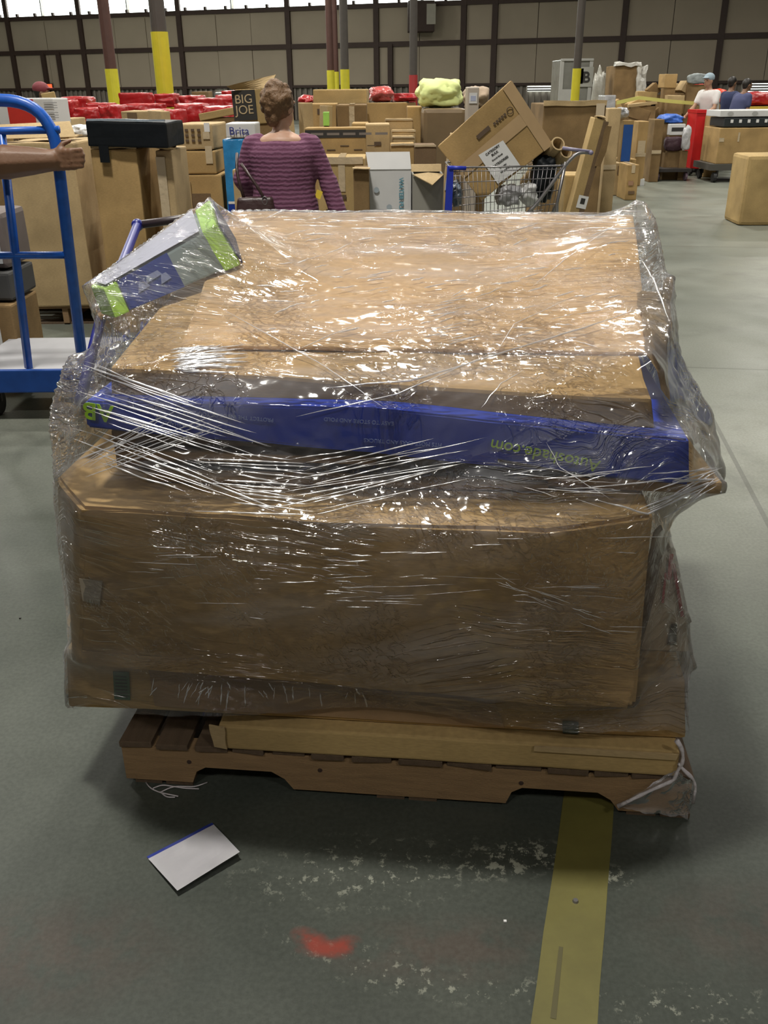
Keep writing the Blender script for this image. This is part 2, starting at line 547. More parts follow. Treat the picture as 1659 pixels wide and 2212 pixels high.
# two louvred openings low on the wall, slatted and daylit
for n_, (px0, px1, py0, py1) in enumerate(((1140, 1192, 186, 197), (1608, 1720, 180, 208), (466, 492, 200, 207))):
    w_ = empty('window_%d' % (n_ + 2), wallp(px0, (py0 + py1) / 2))
    setp(w_, ('small slatted window glowing behind the tipped carton', 'slatted daylit opening at the right end of the back wall', 'small daylit slot window low on the back wall at left')[n_], kind='structure')
    za, zb = wallp((px0 + px1) / 2, py1).z, wallp((px0 + px1) / 2, py0).z
    wbox('pane', s_of(px0, 190), s_of(px1, 190), za, zb, 0.03, 0.06, PANE, w_)
    k = 5 if n_ == 1 else 2
    for j in range(k):
        z = za + (zb - za) * (j + 0.5) / k
        wbox('slat', s_of(px0, 190), s_of(px1, 190), z - 0.05, z + 0.03, 0.08, 0.2, simple('grey_slat', (0.3, 0.29, 0.28), 0.6), w_)
# heater hung on the wall, exit sign
hp = wallp(930, 38)
hz = hp + wn * 1.2
he = empty('wall_heater', hz, 'dark boxy unit heater with a pale front, hung high on the back wall', 'heater')
sc_ = (hz - CAM).length / 1950
box('casing', 50 * sc_, 1.2, 52 * sc_, (-0.1, 0, -26 * sc_), STEEL, he, bevel=0.03)
box('front_panel', 17 * sc_, 0.06, 34 * sc_, (0.35, -0.06, -14 * sc_), simple('dusty_white', (0.45, 0.43, 0.36), 0.6), he)
box('bracket', 0.1, 0.3, 1.4, (-0.45, 1.2, -2.1), STEEL, he)
box('bracket', 0.1, 0.3, 1.4, (0.55, 1.2, -2.1), STEEL, he)
ep = wallp(114, 187) + wn * 0.3
ex = empty('exit_sign', ep, 'small glowing orange-red sign low on the back wall at left', 'sign')
m_, nt_, b_ = node_mat('lit_sign')
b_.inputs['Base Color'].default_value = (0.8, 0.1, 0.03, 1)
b_.inputs['Emission Color'].default_value = (1, 0.13, 0.04, 1)
b_.inputs['Emission Strength'].default_value = 1.2
box('sign_face', 0.26, 0.06, 0.24, (0, 0, -0.12), m_, ex)
box('housing', 0.34, 0.08, 0.32, (0, 0.06, -0.16), STEEL, ex)

# side walls, ceiling with trusses and lamp housings
for nm, x in (('wall_left', -45.2), ('wall_right', 45)):
    o = mesh_obj(nm, [(x, -8, 0), (x + 0.2, -8, 0), (x + 0.2, 75, 0), (x, 75, 0), (x, -8, CEIL), (x + 0.2, -8, CEIL), (x + 0.2, 75, CEIL), (x, 75, CEIL)], HEXF, WALLM2)
    setp(o, 'corrugated side wall', kind='structure')
o = mesh_obj('wall_front', [(-45, -8.2, 0), (45, -8.2, 0), (45, -8, 0), (-45, -8, 0), (-45, -8.2, CEIL), (45, -8.2, CEIL), (45, -8, CEIL), (-45, -8, CEIL)], HEXF, WALLM2)
setp(o, 'wall behind the viewer', kind='structure')
cl = mesh_obj('ceiling', [(-45, -8, CEIL), (45, -8, CEIL), (45, 75, CEIL), (-45, 75, CEIL), (-45, -8, CEIL + .2), (45, -8, CEIL + .2), (45, 75, CEIL + .2), (-45, 75, CEIL + .2)], HEXF, simple('roof_deck', (0.22, 0.21, 0.2), 0.8))
setp(cl, 'grey metal roof deck', kind='structure')
for y in range(4, 44, 8):
    box('beam', 88, 0.2, 0.5, (0, y, CEIL - 0.5), STEEL, cl)
HOUS = simple('lamp_housing', (0.3, 0.3, 0.3), 0.5)
first = None
for (x, y, z) in LAMPS:  # the added fill lamps get the same housing
    e = empty('ceiling_lamp', (x, y, z + 0.06), 'rectangular high bay or added fill lamp hung from the roof', 'lamp', 'high bay lamps under the roof')
    if first is None:
        h1 = box('lamp_housing', 0.9, 0.65, 0.12, (0, -0.33, 0), HOUS, e, bevel=0.02)
        h2 = box('hanger', 0.03, 0.03, CEIL - z - 0.18, (0, 0, 0.12), STEEL, e)
        first = (h1, h2)
    else:
        for h in first:
            c = h.copy(); COL.objects.link(c); c.parent = e

# round steel columns with yellow guards
YEL = simple('yellow_paint', (0.56, 0.50, 0.03), 0.45, var=0.12)
REDBR = simple('red_brown_paint', (0.075, 0.030, 0.022), 0.55, var=0.2)
GREYBR = simple('grey_brown_paint', (0.065, 0.055, 0.047), 0.55, var=0.2)
def column(px, py, r_px, Y, ytop_px, mat, label, grp=None, sleeve=YEL, guard=True):
    p = pY(px, py, Y)
    sc = (p - CAM).dot(FWD) / F_PX
    r = r_px * sc
    zt = pY(px, ytop_px, Y).z
    e = empty('column', (p.x, p.y, 0), label, 'column', grp)
    bm = bmesh.new()
    bmesh.ops.create_cone(bm, cap_ends=True, segments=20, radius1=r * 0.93, radius2=r * 0.93, depth=CEIL, matrix=Matrix.Translation((0, 0, CEIL / 2)))
    bm_obj('post', bm, mat, e, smooth=False, world_space=False)
    if guard:
        bm = bmesh.new()
        bmesh.ops.create_cone(bm, cap_ends=True, segments=20, radius1=r * 1.05, radius2=r * 1.05, depth=zt, matrix=Matrix.Translation((0, 0, zt / 2)))
        bm_obj('guard', bm, sleeve, e, world_space=False)
    bm = bmesh.new()
    bmesh.ops.create_cube(bm, size=1, matrix=Matrix.Translation((0, 0, 0.02)) @ Matrix.Diagonal((r * 3.4, r * 3.4, 0.04, 1)))
    bm_obj('base_plate', bm, STEEL, e, world_space=False)
    return e
column(352, 150, 17.5, 15.5, 69, GREYBR, 'thick column with the tallest yellow guard, grey-brown above')
column(240, 150, 13, 21, 149, REDBR, 'red-brown column with a dull yellow guard, left of the tallest yellow one')
column(713, 120, 8, 33, 152, REDBR, 'red-brown column with yellow foot, left one of the close pair')
column(725, 120, 6, 35, 155, REDBR, 'thin dark column right beside the left one of the pair')
column(744, 120, 9.5, 31, 150, GREYBR, 'dark brown column with yellow foot, right one of the close pair')
column(893, 100, 9, 30, 162, GREYBR, 'grey column whose foot is painted red', sleeve=simple('red_paint', (0.35, 0.03, 0.03), 0.5))
column(1250, 100, 9, 13, 148, GREYBR, 'dark column with narrow yellow guard in front of the wrapped crate')
# ------------------------------------------------------------ the pallet and its load
P0, P1 = pz(275, 1690, 0), pz(1480, 1770, 0)
PD = (P1 - P0).normalized()
PN = Vector((-PD.y, PD.x, 0))
def LP(s, o, z):
    q = P0 + PD * s + PN * o
    return Vector((q.x, q.y, z))
def pf(x, y, off):
    return pplane(x, y, P0 + PN * off, PN)
def s_at(x, y, off=0):
    return (pf(x, y, off) - P0).dot(PD)
WOOD = simple('pallet_wood', (0.30, 0.19, 0.095), 0.75, var=0.35, scale=3, bump=0.4, bscale=30, stretch=(2, 30, 30))
WOODD = simple('old_pallet_wood', (0.12, 0.08, 0.05), 0.8, var=0.4, scale=3, bump=0.4, bscale=30, stretch=(25, 2, 25))
pal = empty('pallet', LP(0.65, 0.5, 0), 'worn notched wooden pallet under the film-wrapped load', 'pallet')
def stringer(o, th=0.04):
    L = 1.302
    n1 = (s_at(418, 1700), s_at(635, 1715))
    n2 = (s_at(1092, 1735), s_at(1335, 1755))
    zb, zt, nh = 0.013, 0.113, 0.048
    prof = [(0, zb)]
    for a, b_ in (n1, n2):
        prof += [(a, zb), (a + 0.012, zb + nh * 0.7), (a + 0.035, zb + nh), (b_ - 0.05, zb + nh), (b_ - 0.02, zb + nh * 0.6), (b_, zb)]
    prof += [(L, zb), (L, zt), (L * .5, zt - .001), (0, zt)]
    v = [LP(s, o, z) for s, z in prof] + [LP(s, o + th, z) for s, z in prof]
    n = len(prof)
    f = [tuple(range(n)), tuple(range(2 * n - 1, n - 1, -1))] + [(i, i + n, (i + 1) % n + n, (i + 1) % n) for i in range(n)]
    bm = bmesh.new()
    vs = [bm.verts.new(q) for q in v]
    for q in f: bm.faces.new([vs[i] for i in q])
    bmesh.ops.bevel(bm, geom=[e for e in bm.edges if len(e.link_faces) == 2 and e.calc_face_angle(0) > 0.5], offset=0.002, segments=1, affect='EDGES')
    return bm_obj('stringer', bm, WOOD, pal)
for o in (0.0, 0.48, 0.96): stringer(o)
rnd = random.Random(4)
s = 0.0
while s < 1.28:
    w = rnd.choice((0.075, 0.09, 0.1))
    w = min(w, 1.302 - s)
    p = [LP(s, -0.006 + rnd.uniform(-.006, .006), 0.113), LP(s + w, -0.006 + rnd.uniform(-.006, .006), 0.113), LP(s + w, 1.01, 0.113), LP(s, 1.01, 0.113)]
    p += [q + Vector((0, 0, 0.016)) for q in p]
    bm_obj('deck_board', hex_bm(p, 1, 0.0015, 0.002, seed=int(s * 100)), WOODD, pal)
    s += w + rnd.uniform(0.006, 0.02)
for s in (0.02, 0.60, 1.17):
    for a in (0, 0.075):
        p = [LP(s + a, 0.004, 0.0), LP(s + a + .065, 0.004, 0.0), LP(s + a + .065, 0.99, 0.0), LP(s + a, 0.99, 0.0)]
        p += [q + Vector((0, 0, 0.013)) for q in p]
        bm_obj('bottom_board', hex_bm(p), WOODD, pal)
for s in (0.47, 0.93, 0.16):      # nail heads / knots on the front stringer
    bm = bmesh.new()
    bmesh.ops.create_cone(bm, cap_ends=True, segments=8, radius1=0.006, radius2=0.005, depth=0.002,
                          matrix=Matrix.Translation(LP(s, -0.001, 0.075)) @ Matrix.Rotation(math.pi / 2, 4, 'X'))
    bm_obj('nail_head', bm, STEEL, pal)

OBST = []      # world-space geometry that the film is stretched over
def load_box(name, pts, mat, label, cat='carton', cuts=5, amp=0.003, bevel=0.006, seed=1, freq=5.0, obst=True, group=None):
    c = sum((Vector(q) for q in pts[:4]), Vector()) / 4
    e = empty(name, c, label, cat, group)
    bm = hex_bm([Vector(q) for q in pts], cuts, amp, bevel, seed, freq)
    if obst:
        bm.verts.ensure_lookup_table()
        OBST.append(([v.co.copy() for v in bm.verts], [[v.index for v in f.verts] for f in bm.faces]))
        for i, v in enumerate(bm.verts): v.index = i
        OBST[-1] = ([v.co.copy() for v in bm.verts], [[v.index for v in f.verts] for f in bm.faces])
    bm_obj('body', bm, mat, e, smooth=False)
    return e
def slab_on(name, quad, out, th, mat, parent, cuts=0, amp=0, seed=0, label=None, lift=0.0015):
    """thin sheet laid on a face: quad = four world points, out = outward normal"""
    out = Vector(out).normalized()
    q = [Vector(a) + out * lift for a in quad]
    bm = hex_bm(q + [a + out * th for a in q], cuts, amp, 0, seed, 12)
    return bm_obj(name, bm, mat, parent, label=label)
FN = -PN   # toward the viewer

# flat carton lying on the deck boards
zA0, zA1 = 0.131, 0.197
a = [LP(0.243, -0.012, zA0), LP(1.262, -0.012, zA0), LP(1.262, 0.62, zA0), LP(0.243, 0.62, zA0)]
eA = load_box('flat_carton', a + [Vector((q.x, q.y, zA1)) for q in a], CB4, 'flat tan carton lying directly on the pallet boards', cuts=6, amp=0.0022, seed=2, obst=False)
slab_on('torn_end', [LP(0.232, -0.013, 0.14), LP(0.262, -0.014, 0.135), LP(0.26, -0.014, 0.197), LP(0.225, -0.013, 0.199)], FN, 0.004, CB2, eA, 3, 0.006, 5, lift=0.002, label='frayed pale cardboard end')
slab_on('flap_edge', [LP(0.95, -0.013, 0.183), LP(1.255, -0.013, 0.18), LP(1.258, -0.013, 0.196), LP(0.95, -0.013, 0.196)], FN, 0.004, CB2, eA, 2, 0.001, 3)
# long low carton above it
tl, tr, bl, br = pz(140, 1402, 0.352), pz(1481, 1466, 0.352), pz(147, 1527, 0.2), pz(1481, 1597, 0.2)
dB = PN * 0.9
eB = load_box('long_carton', [bl, br, br + dB, bl + dB, tl, tr, tr + dB, tl + dB], CB, 'long low taped carton at the bottom of the wrapped load, with green label', cuts=7, amp=0.003, bevel=0.01, seed=3)
def on_face(bl_, br_, tl_, tr_, u, v):
    return (bl_ * (1 - u) + br_ * u) * (1 - v) + (tl_ * (1 - u) + tr_ * u) * v
fB = lambda u, v: on_face(bl, br, tl, tr, u, v)
nB = (br - bl).cross(tl - bl).normalized()
slab_on('packing_tape', [fB(0.15, 0.12), fB(0.72, 0.05), fB(0.70, 0.62), fB(0.14, 0.80)], nB, 0.0015, TAPE, eB, 9, 0.0022, 9, lift=0.004, label='crinkled brown packing tape')
slab_on('shipping_label', [fB(0.082, 0.20), fB(0.109, 0.20), fB(0.109, 0.68), fB(0.082, 0.68)], nB, 0.001, simple('green_label', (0.05, 0.11, 0.06), 0.5, var=0.3, scale=60), eB, lift=0.005, label='dark green printed label')
slab_on('label_stub', [fB(0.81, 0.02), fB(0.835, 0.02), fB(0.835, 0.22), fB(0.81, 0.22)], nB, 0.001, simple('dark_green_tag', (0.03, 0.045, 0.03), 0.5), eB, lift=0.005, label='small dark green tag')
for k in range(7):
    v = 0.25 + 0.4 * k / 7
    slab_on('print_line', [fB(0.085, v), fB(0.105, v), fB(0.105, v + .02), fB(0.085, v + .02)], nB, 0.0004, INK, eB, lift=0.0065)
# the big carton, its front left corner crushed into a slant
ct = [pz(178, 1093, .757), pz(700, 1128, .757), pz(1180, 1144, .757), pz(1413, 1112, .757)]
cb = [pz(170, 1434, .357), pz(700, 1478, .356), pz(1180, 1522, .355), pz(1374, 1531, .355)]
chf_t, chf_b = pz(121, 1028, .757), pz(155, 1408, .357)
top = [chf_t] + ct + [ct[3] + PN * .82, chf_t + PN * .75]
bot = [chf_b] + cb + [cb[3] + PN * .82, chf_b + PN * .72]
def prism_bm(bot, top, cuts=0, amp=0.0, bevel=0.0, seed=0, freq=5):
    bm = bmesh.new()
    b_ = [bm.verts.new(q) for q in bot]; t_ = [bm.verts.new(q) for q in top]
    n = len(bot)
    bm.faces.new(b_[::-1]); bm.faces.new(t_)
    for i in range(n): bm.faces.new((b_[i], b_[(i + 1) % n], t_[(i + 1) % n], t_[i]))
    if bevel: bmesh.ops.bevel(bm, geom=list(bm.edges), offset=bevel, segments=2, affect='EDGES')
    bmesh.ops.triangulate(bm, faces=[f for f in bm.faces if len(f.verts) > 4])
    for _ in range(cuts):
        bmesh.ops.subdivide_edges(bm, edges=[e for e in bm.edges if e.calc_length() > 0.06], cuts=1, use_grid_fill=True)
    if amp:
        off = Vector((seed * 3.1, seed, seed * .3))
        for v in bm.verts:
            v.co += (noise.noise_vector(v.co * freq + off) + .4 * noise.noise_vector(v.co * freq * 3 + off)) * amp
    return bm
eC = empty('large_carton', LP(.6, .4, .357), 'biggest plain brown carton, filling the middle of the wrapped load', 'carton')
bm = prism_bm(bot, top, 3, 0.004, 0.008, 7)
for i, v in enumerate(bm.verts): v.index = i
OBST.append(([v.co.copy() for v in bm.verts], [[v.index for v in f.verts] for f in bm.faces]))
bm_obj('body', bm, CB, eC)
nC = (cb[3] - cb[0]).cross(ct[0] - cb[0]).normalized()
fC = lambda u, v: on_face(cb[0], cb[3], ct[0], ct[3], u, v)
nch = (cb[0] - chf_b).cross(chf_t - chf_b).normalized()
q = [fC(.008, .44), fC(.04, .42), fC(.043, .57), fC(.0, .58)]
slab_on('paper_label', [a + nC * 0.004 for a in q], nC, 0.0012, simple('hazy_label', (0.40, 0.34, 0.27), 0.4), eC, lift=0.003, label='pale sticker round the left corner')
slab_on('front_flap', [fC(0.02, 0.80), fC(.985, .8), fC(.985, .985), fC(.0, .985)], nC, 0.0015, CB, eC, 5, .0015, 3, lift=0.003)
slab_on('bottom_flap', [fC(0.03, 0.01), fC(.985, .01), fC(.99, .10), fC(.01, .10)], nC, 0.002, CB, eC, 5, .002, 5, lift=0.003)
# dark flattened cartons between the big carton and the blue one
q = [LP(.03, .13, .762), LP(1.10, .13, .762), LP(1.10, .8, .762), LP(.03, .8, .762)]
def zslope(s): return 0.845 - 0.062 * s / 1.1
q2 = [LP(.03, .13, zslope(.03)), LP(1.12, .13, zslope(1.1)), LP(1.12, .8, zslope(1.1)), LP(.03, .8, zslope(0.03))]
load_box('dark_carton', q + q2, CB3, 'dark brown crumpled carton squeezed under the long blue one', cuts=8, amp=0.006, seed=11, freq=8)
for k, (z0, z1, s0, s1, of) in enumerate(((.762, .777, .12, .95, .06), (.78, .80, .2, 1.05, .09), (.803, .822, .08, .6, .075))):
    q = [LP(s0, of, z0), LP(s1, of + .01, z0), LP(s1, .13, z0), LP(s0, .13, z0)]
    q2 = [a + Vector((0, 0, z1 - z0)) for a in q]
    load_box('cardboard_sheet', q + q2, CB3 if k != 1 else BLACKP, ('lowest folded dark sheet showing under the blue carton', 'black glossy sheet edge under the blue carton', 'uppermost short dark sheet under the left of the blue carton')[k], 'sheet', cuts=8, amp=0.004, seed=20 + k, freq=9)
fr = pz(1563, 1032, .80)
q = [LP(.88, .1, .762), Vector((fr.x, fr.y, .762)), Vector((fr.x + .02, fr.y + .42, .762)), LP(.88, .6, .762)]
load_box('pointed_carton', q + [Vector((a.x, a.y, .788)) for a in q], CB, 'flat brown carton whose sharp corner pokes out at the right', cuts=5, amp=0.003, seed=31)
# long blue carton
tl, tr, bl, br = pf(182, 866, .05), pf(1490, 950, .05), pf(186, 925, .05), pf(1492, 1050, .05)
bl.z = max(bl.z, .848); br.z = max(br.z, .792)
dD = PN * .72
pts = [bl, br, br + dD, bl + dD, tl, tr, tr + dD, tl + dD]
mt, mb = pf(800, 880, .05), pf(800, 978, .05)
eBl = empty('blue_carton', (bl + br) / 2 + PN * .3, 'long royal blue carton with lime lettering printed upside down', 'carton')
btm, tpp = [bl, mb, br, br + dD, bl + dD], [tl, mt, tr, tr + dD, tl + dD]
bm = prism_bm(btm, tpp, 3, .003, .005, 9)
for i, v in enumerate(bm.verts): v.index = i
OBST.append(([v.co.copy() for v in bm.verts], [[v.index for v in f.verts] for f in bm.faces]))
bm_obj('body', bm, BLUEBOX, eBl)
def up_text(body, px, py, px2, py2, off, size, mat, name='lettering', flip=True, bold=0.0):
    a_, b_ = pf(px, py, off), pf(px2, py2, off)
    x = (a_ - b_) if flip else (b_ - a_)
    y = Vector((0, 0, -1 if flip else 1))
    text_obj(name, body, size, mat, eBl, frame_on((a_ + b_) / 2, x, y), depth=0.0006, bold=bold, world_space=True)
up_text('Autoshade.com', 1072, 962, 1282, 1004, .040, 0.034, LIME, bold=0.0002)
up_text('AB', 180, 884, 244, 894, .041, 0.05, LIME, bold=0.0008)
FINE = simple('fine_print', (0.25, 0.33, 0.6), 0.5)
up_text('PROTECT THE INSIDE OF YOUR CAR', 425, 893, 560, 905, .041, 0.011, FINE)
up_text('KEEPS IT COOL AND SHADED', 370, 915, 480, 930, .041, 0.011, FINE)
up_text('EASY TO STORE AND FOLD', 700, 905, 850, 915, .041, 0.011, FINE)
up_text('FITS MOST CARS AND TRUCKS', 780, 950, 960, 962, .041, 0.011, FINE)
slab_on('green_edge', [pf(1075, 990, .045), pf(1290, 1030, .045), pf(1290, 1036, .045), pf(1075, 996, .045)], FN, .0005, INK, eBl)
# brown carton on the blue one
tl, tr, bl, br = pf(238, 792, .1), pf(1409, 862, .1), pf(240, 866, .1), pf(1415, 948, .1)
dE = PN * .82
eE = load_box('wide_carton', [bl, br, br + dE, bl + dE, tl, tr, tr + dE + Vector((0, 0, .12)), tl + dE + Vector((0, 0, .12))], CB, 'wide shallow brown carton resting on the blue one', cuts=8, amp=0.005, bevel=.008, seed=13)
Etop = (tl + tr) / 2
# top carton, tilted up toward the back
ffl, ffr = pf(388, 748, .2), pf(1402, 757, .3)
def at_depth(x, y, dep): return CAM + ray(x, y) * dep
fbr, fbl = at_depth(1370, 462, 2.62), at_depth(500, 456, 2.62)
th = Vector((0, 0, -.035))
FPLN = (ffr - ffl).cross(fbr - ffr).normalized()
if FPLN.z < 0: FPLN = -FPLN
eF = load_box('top_carton', [ffl + th * .3, ffr + th * .3, fbr + th, fbl + th, ffl, ffr, fbr, fbl], cardboard('bright_cardboard', (0.52, 0.35, 0.175), .15), 'broad pale carton tilted on top of the wrapped load', cuts=10, amp=0.006, bevel=.006, seed=17, freq=4)
fF = lambda u, v: on_face(ffl, ffr, fbl, fbr, u, v)
bm = bmesh.new()
g = {}
for i in range(9):
    for j in range(13):
        u, v = i / 8, j / 12
        t0, t1 = at_depth(1378, 640, 2.12), at_depth(1448, 600, 2.25)
        b0_, b1_ = pf(1402, 770, .16), pf(1446, 872, .17)
        q = (t0 * (1 - u) + t1 * u) * (1 - v) + (b0_ * (1 - u) + b1_ * u) * v
        q += noise.noise_vector(Vector((u * 3, v * 5, 4))) * .018 + Vector((0, -.02 * math.sin(u * 3.1), 0))
        g[i, j] = bm.verts.new(q)
for i in range(8):
    for j in range(12): bm.faces.new((g[i, j], g[i + 1, j], g[i + 1, j + 1], g[i, j + 1]))
bmesh.ops.solidify(bm, geom=list(bm.faces), thickness=.006)
for i, v in enumerate(bm.verts): v.index = i
OBST.append(([v.co.copy() for v in bm.verts], [[v.index for v in f.verts] for f in bm.faces]))
bm_obj('end_flap', bm, CB2, eF, smooth=True, label='crumpled pale flap hanging from the right end')
# grey and blue box lying slantwise on the top left
A1, A2 = pf(250, 684, .34), pplane(514, 572, ffl + Vector((0, 0, .012)), FPLN)
B1 = pY(226, 624, A1.y + .03); B2 = pY(464, 488, A2.y + .02)
C1 = pY(199, 618, A1.y + .10); C2 = pY(450, 437, A2.y + .10)
D1, D2 = A1 + (C1 - B1), A2 + (C2 - B2)
GREYBL = simple('grey_gloss_card', (0.22, 0.27, 0.27), 0.35, var=0.12, scale=6)
NAVY = simple('navy_print', (0.02, 0.04, 0.22), 0.4, var=0.3, scale=14)
def lerp(a, b_, t): return a * (1 - t) + b_ * t
eG = load_box('slanting_box', [A1, A2, D2, D1, B1, B2, C2, C1], GREYBL, 'grey and navy box with lime ends lying slantwise on the top left', 'box', cuts=5, amp=0.003, bevel=.006, seed=19)
nG = (A2 - A1).cross(B1 - A1).normalized()
if nG.y > 0: nG = -nG
nT = (B2 - B1).cross(C1 - B1).normalized()
if nT.z < 0: nT = -nT
cen = (A1 + A2 + B1 + B2 + C1 + C2 + D1 + D2) / 8
def sleeve(name, t0, t1, mat, sc=1.03, label=None):
    r = []
    for t in (t0, t1):
        ring = [lerp(A1, A2, t), lerp(B1, B2, t), lerp(C1, C2, t), lerp(D1, D2, t)]
        c = sum(ring, Vector()) / 4
        r.append([c + (p - c) * sc for p in ring])
    pts = [r[0][0], r[1][0], r[1][3], r[0][3], r[0][1], r[1][1], r[1][2], r[0][2]]
    return bm_obj(name, hex_bm(pts, 3, .002, .004, 4), mat, eG, label=label)
_v, _f = OBST[-1]
OBST.append(([cen + (q - cen) * 1.10 for q in _v], _f))
sleeve('lime_end', -.01, .10, LIME, 1.06, 'lime green end')
sleeve('lime_end', .88, 1.02, LIME, 1.05, 'lime green end')
slab_on('printed_panel', [lerp(A1, A2, .1), lerp(A1, A2, .53), lerp(B1, B2, .53), lerp(B1, B2, .1)], nG, .001, NAVY, eG, 3, .0015, 4, lift=.006, label='navy printed panel')
for (t0, t1, v0, v1) in ((.2, .3, .35, .6), (.28, .42, .5, .7), (.38, .47, .3, .55)):
    fg = lambda t, v: lerp(lerp(A1, A2, t), lerp(B1, B2, t), v)
    slab_on('print_mark', [fg(t0, v0), fg(t1, v0 + .05), fg(t1 - .02, v1), fg(t0 + .03, v1)], nG, .0006, simple('pale_mark', (.2, .24, .4), .5), eG, lift=.0085)
slab_on('painted_top_sheen', [lerp(B1, B2, .02), lerp(B1, B2, .86), lerp(C1, C2, .86), lerp(C1, C2, .02)], nT, .001, simple('pale_lavender_sheen', (.46, .47, .55), .35), eG, 3, .0015, 6, lift=.007, label='upper face painted pale lavender for the light on it')  # light on the upper face painted as a pale slab
slab_on('dark_end', [A2 + (A2 - A1) * .03, D2 + (A2 - A1) * .03, C2 + (A2 - A1) * .03, B2 + (A2 - A1) * .03], (A2 - A1), .004, simple('dark_navy', (.01, .015, .06), .4), eG, label='dark navy end face')

# blue tubular handle frame behind it
hp_ = [at_depth(527, 560, 2.62), at_depth(487, 466, 2.72), at_depth(297, 486, 2.66), at_depth(217, 690, 2.12), pf(172, 870, .2)]
hp_[-1].z = max(hp_[-1].z, .87)
DKBLUE = simple('dark_blue_paint', (0.015, 0.02, 0.20), 0.35)
hf = empty('handle_frame', hp_[-1], 'dark blue tubular handle sticking out of the wrap at top left', 'handle')
bm = tube_bm(round_path([hp_[1] + Vector((.0, 0, 0)), hp_[1], hp_[0]][1:], .01), .011, 8)
bm_obj('leg', bm, DKBLUE, hf, smooth=True)
bm = tube_bm(round_path(hp_[2:], .02), .013, 8)
bm_obj('leg', bm, DKBLUE, hf, smooth=True)
bm = tube_bm([hp_[1], lerp(hp_[1], hp_[2], .5) + Vector((0, 0, .004)), hp_[2]], .012, 8)
bm_obj('crossbar', bm, simple('dark_grip', (.05, .035, .04), .35), hf, smooth=True, label='dark brown top bar')
for q in (hp_[1], hp_[2]):
    bm = bmesh.new()
    bmesh.ops.create_uvsphere(bm, u_segments=10, v_segments=8, radius=.018, matrix=Matrix.Translation(q))
    bm_obj('corner_joint', bm, DKBLUE, hf, smooth=True)

# red-printed piece standing behind the big carton at the right
q = [pf(1372, 1470, .14), pf(1480, 1470, .14), pf(1481, 1335, .14), pf(1449, 1183, .14), pf(1432, 1200, .14), pf(1405, 1330, .14)]
for a in q[:2]: a.z = max(a.z, .353)
bk = [a + PN * .12 for a in q]
eR = empty('printed_carton', (q[0] + q[1]) / 2, 'pale carton with red print standing at the right end, behind the big carton', 'carton')
bm = prism_bm(q, bk, 1, .002, .003, 3)
for i, v in enumerate(bm.verts): v.index = i
OBST.append(([v.co.copy() for v in bm.verts], [[v.index for v in f.verts] for f in bm.faces]))
bm_obj('body', bm, simple('tan_white_card', (.5, .4, .28), .5, var=.15), eR)
REDINK = simple('red_ink', (.45, .05, .05), .5)
for (x0, y0, x1, y1, w) in ((1445, 1195, 1440, 1250, 9), (1450, 1215, 1470, 1330, 7), (1435, 1235, 1428, 1300, 5)):
    slab_on('red_stripe', [pf(x0, y0, .14), pf(x0 + w, y0, .14), pf(x1 + w, y1, .14), pf(x1, y1, .14)], FN, .001, REDINK, eR, lift=.004)
slab_on('dark_mark', [pf(1450, 1345, .14), pf(1462, 1345, .14), pf(1460, 1390, .14), pf(1440, 1390, .14)], FN, .001, INKBROWN, eR, lift=.004)

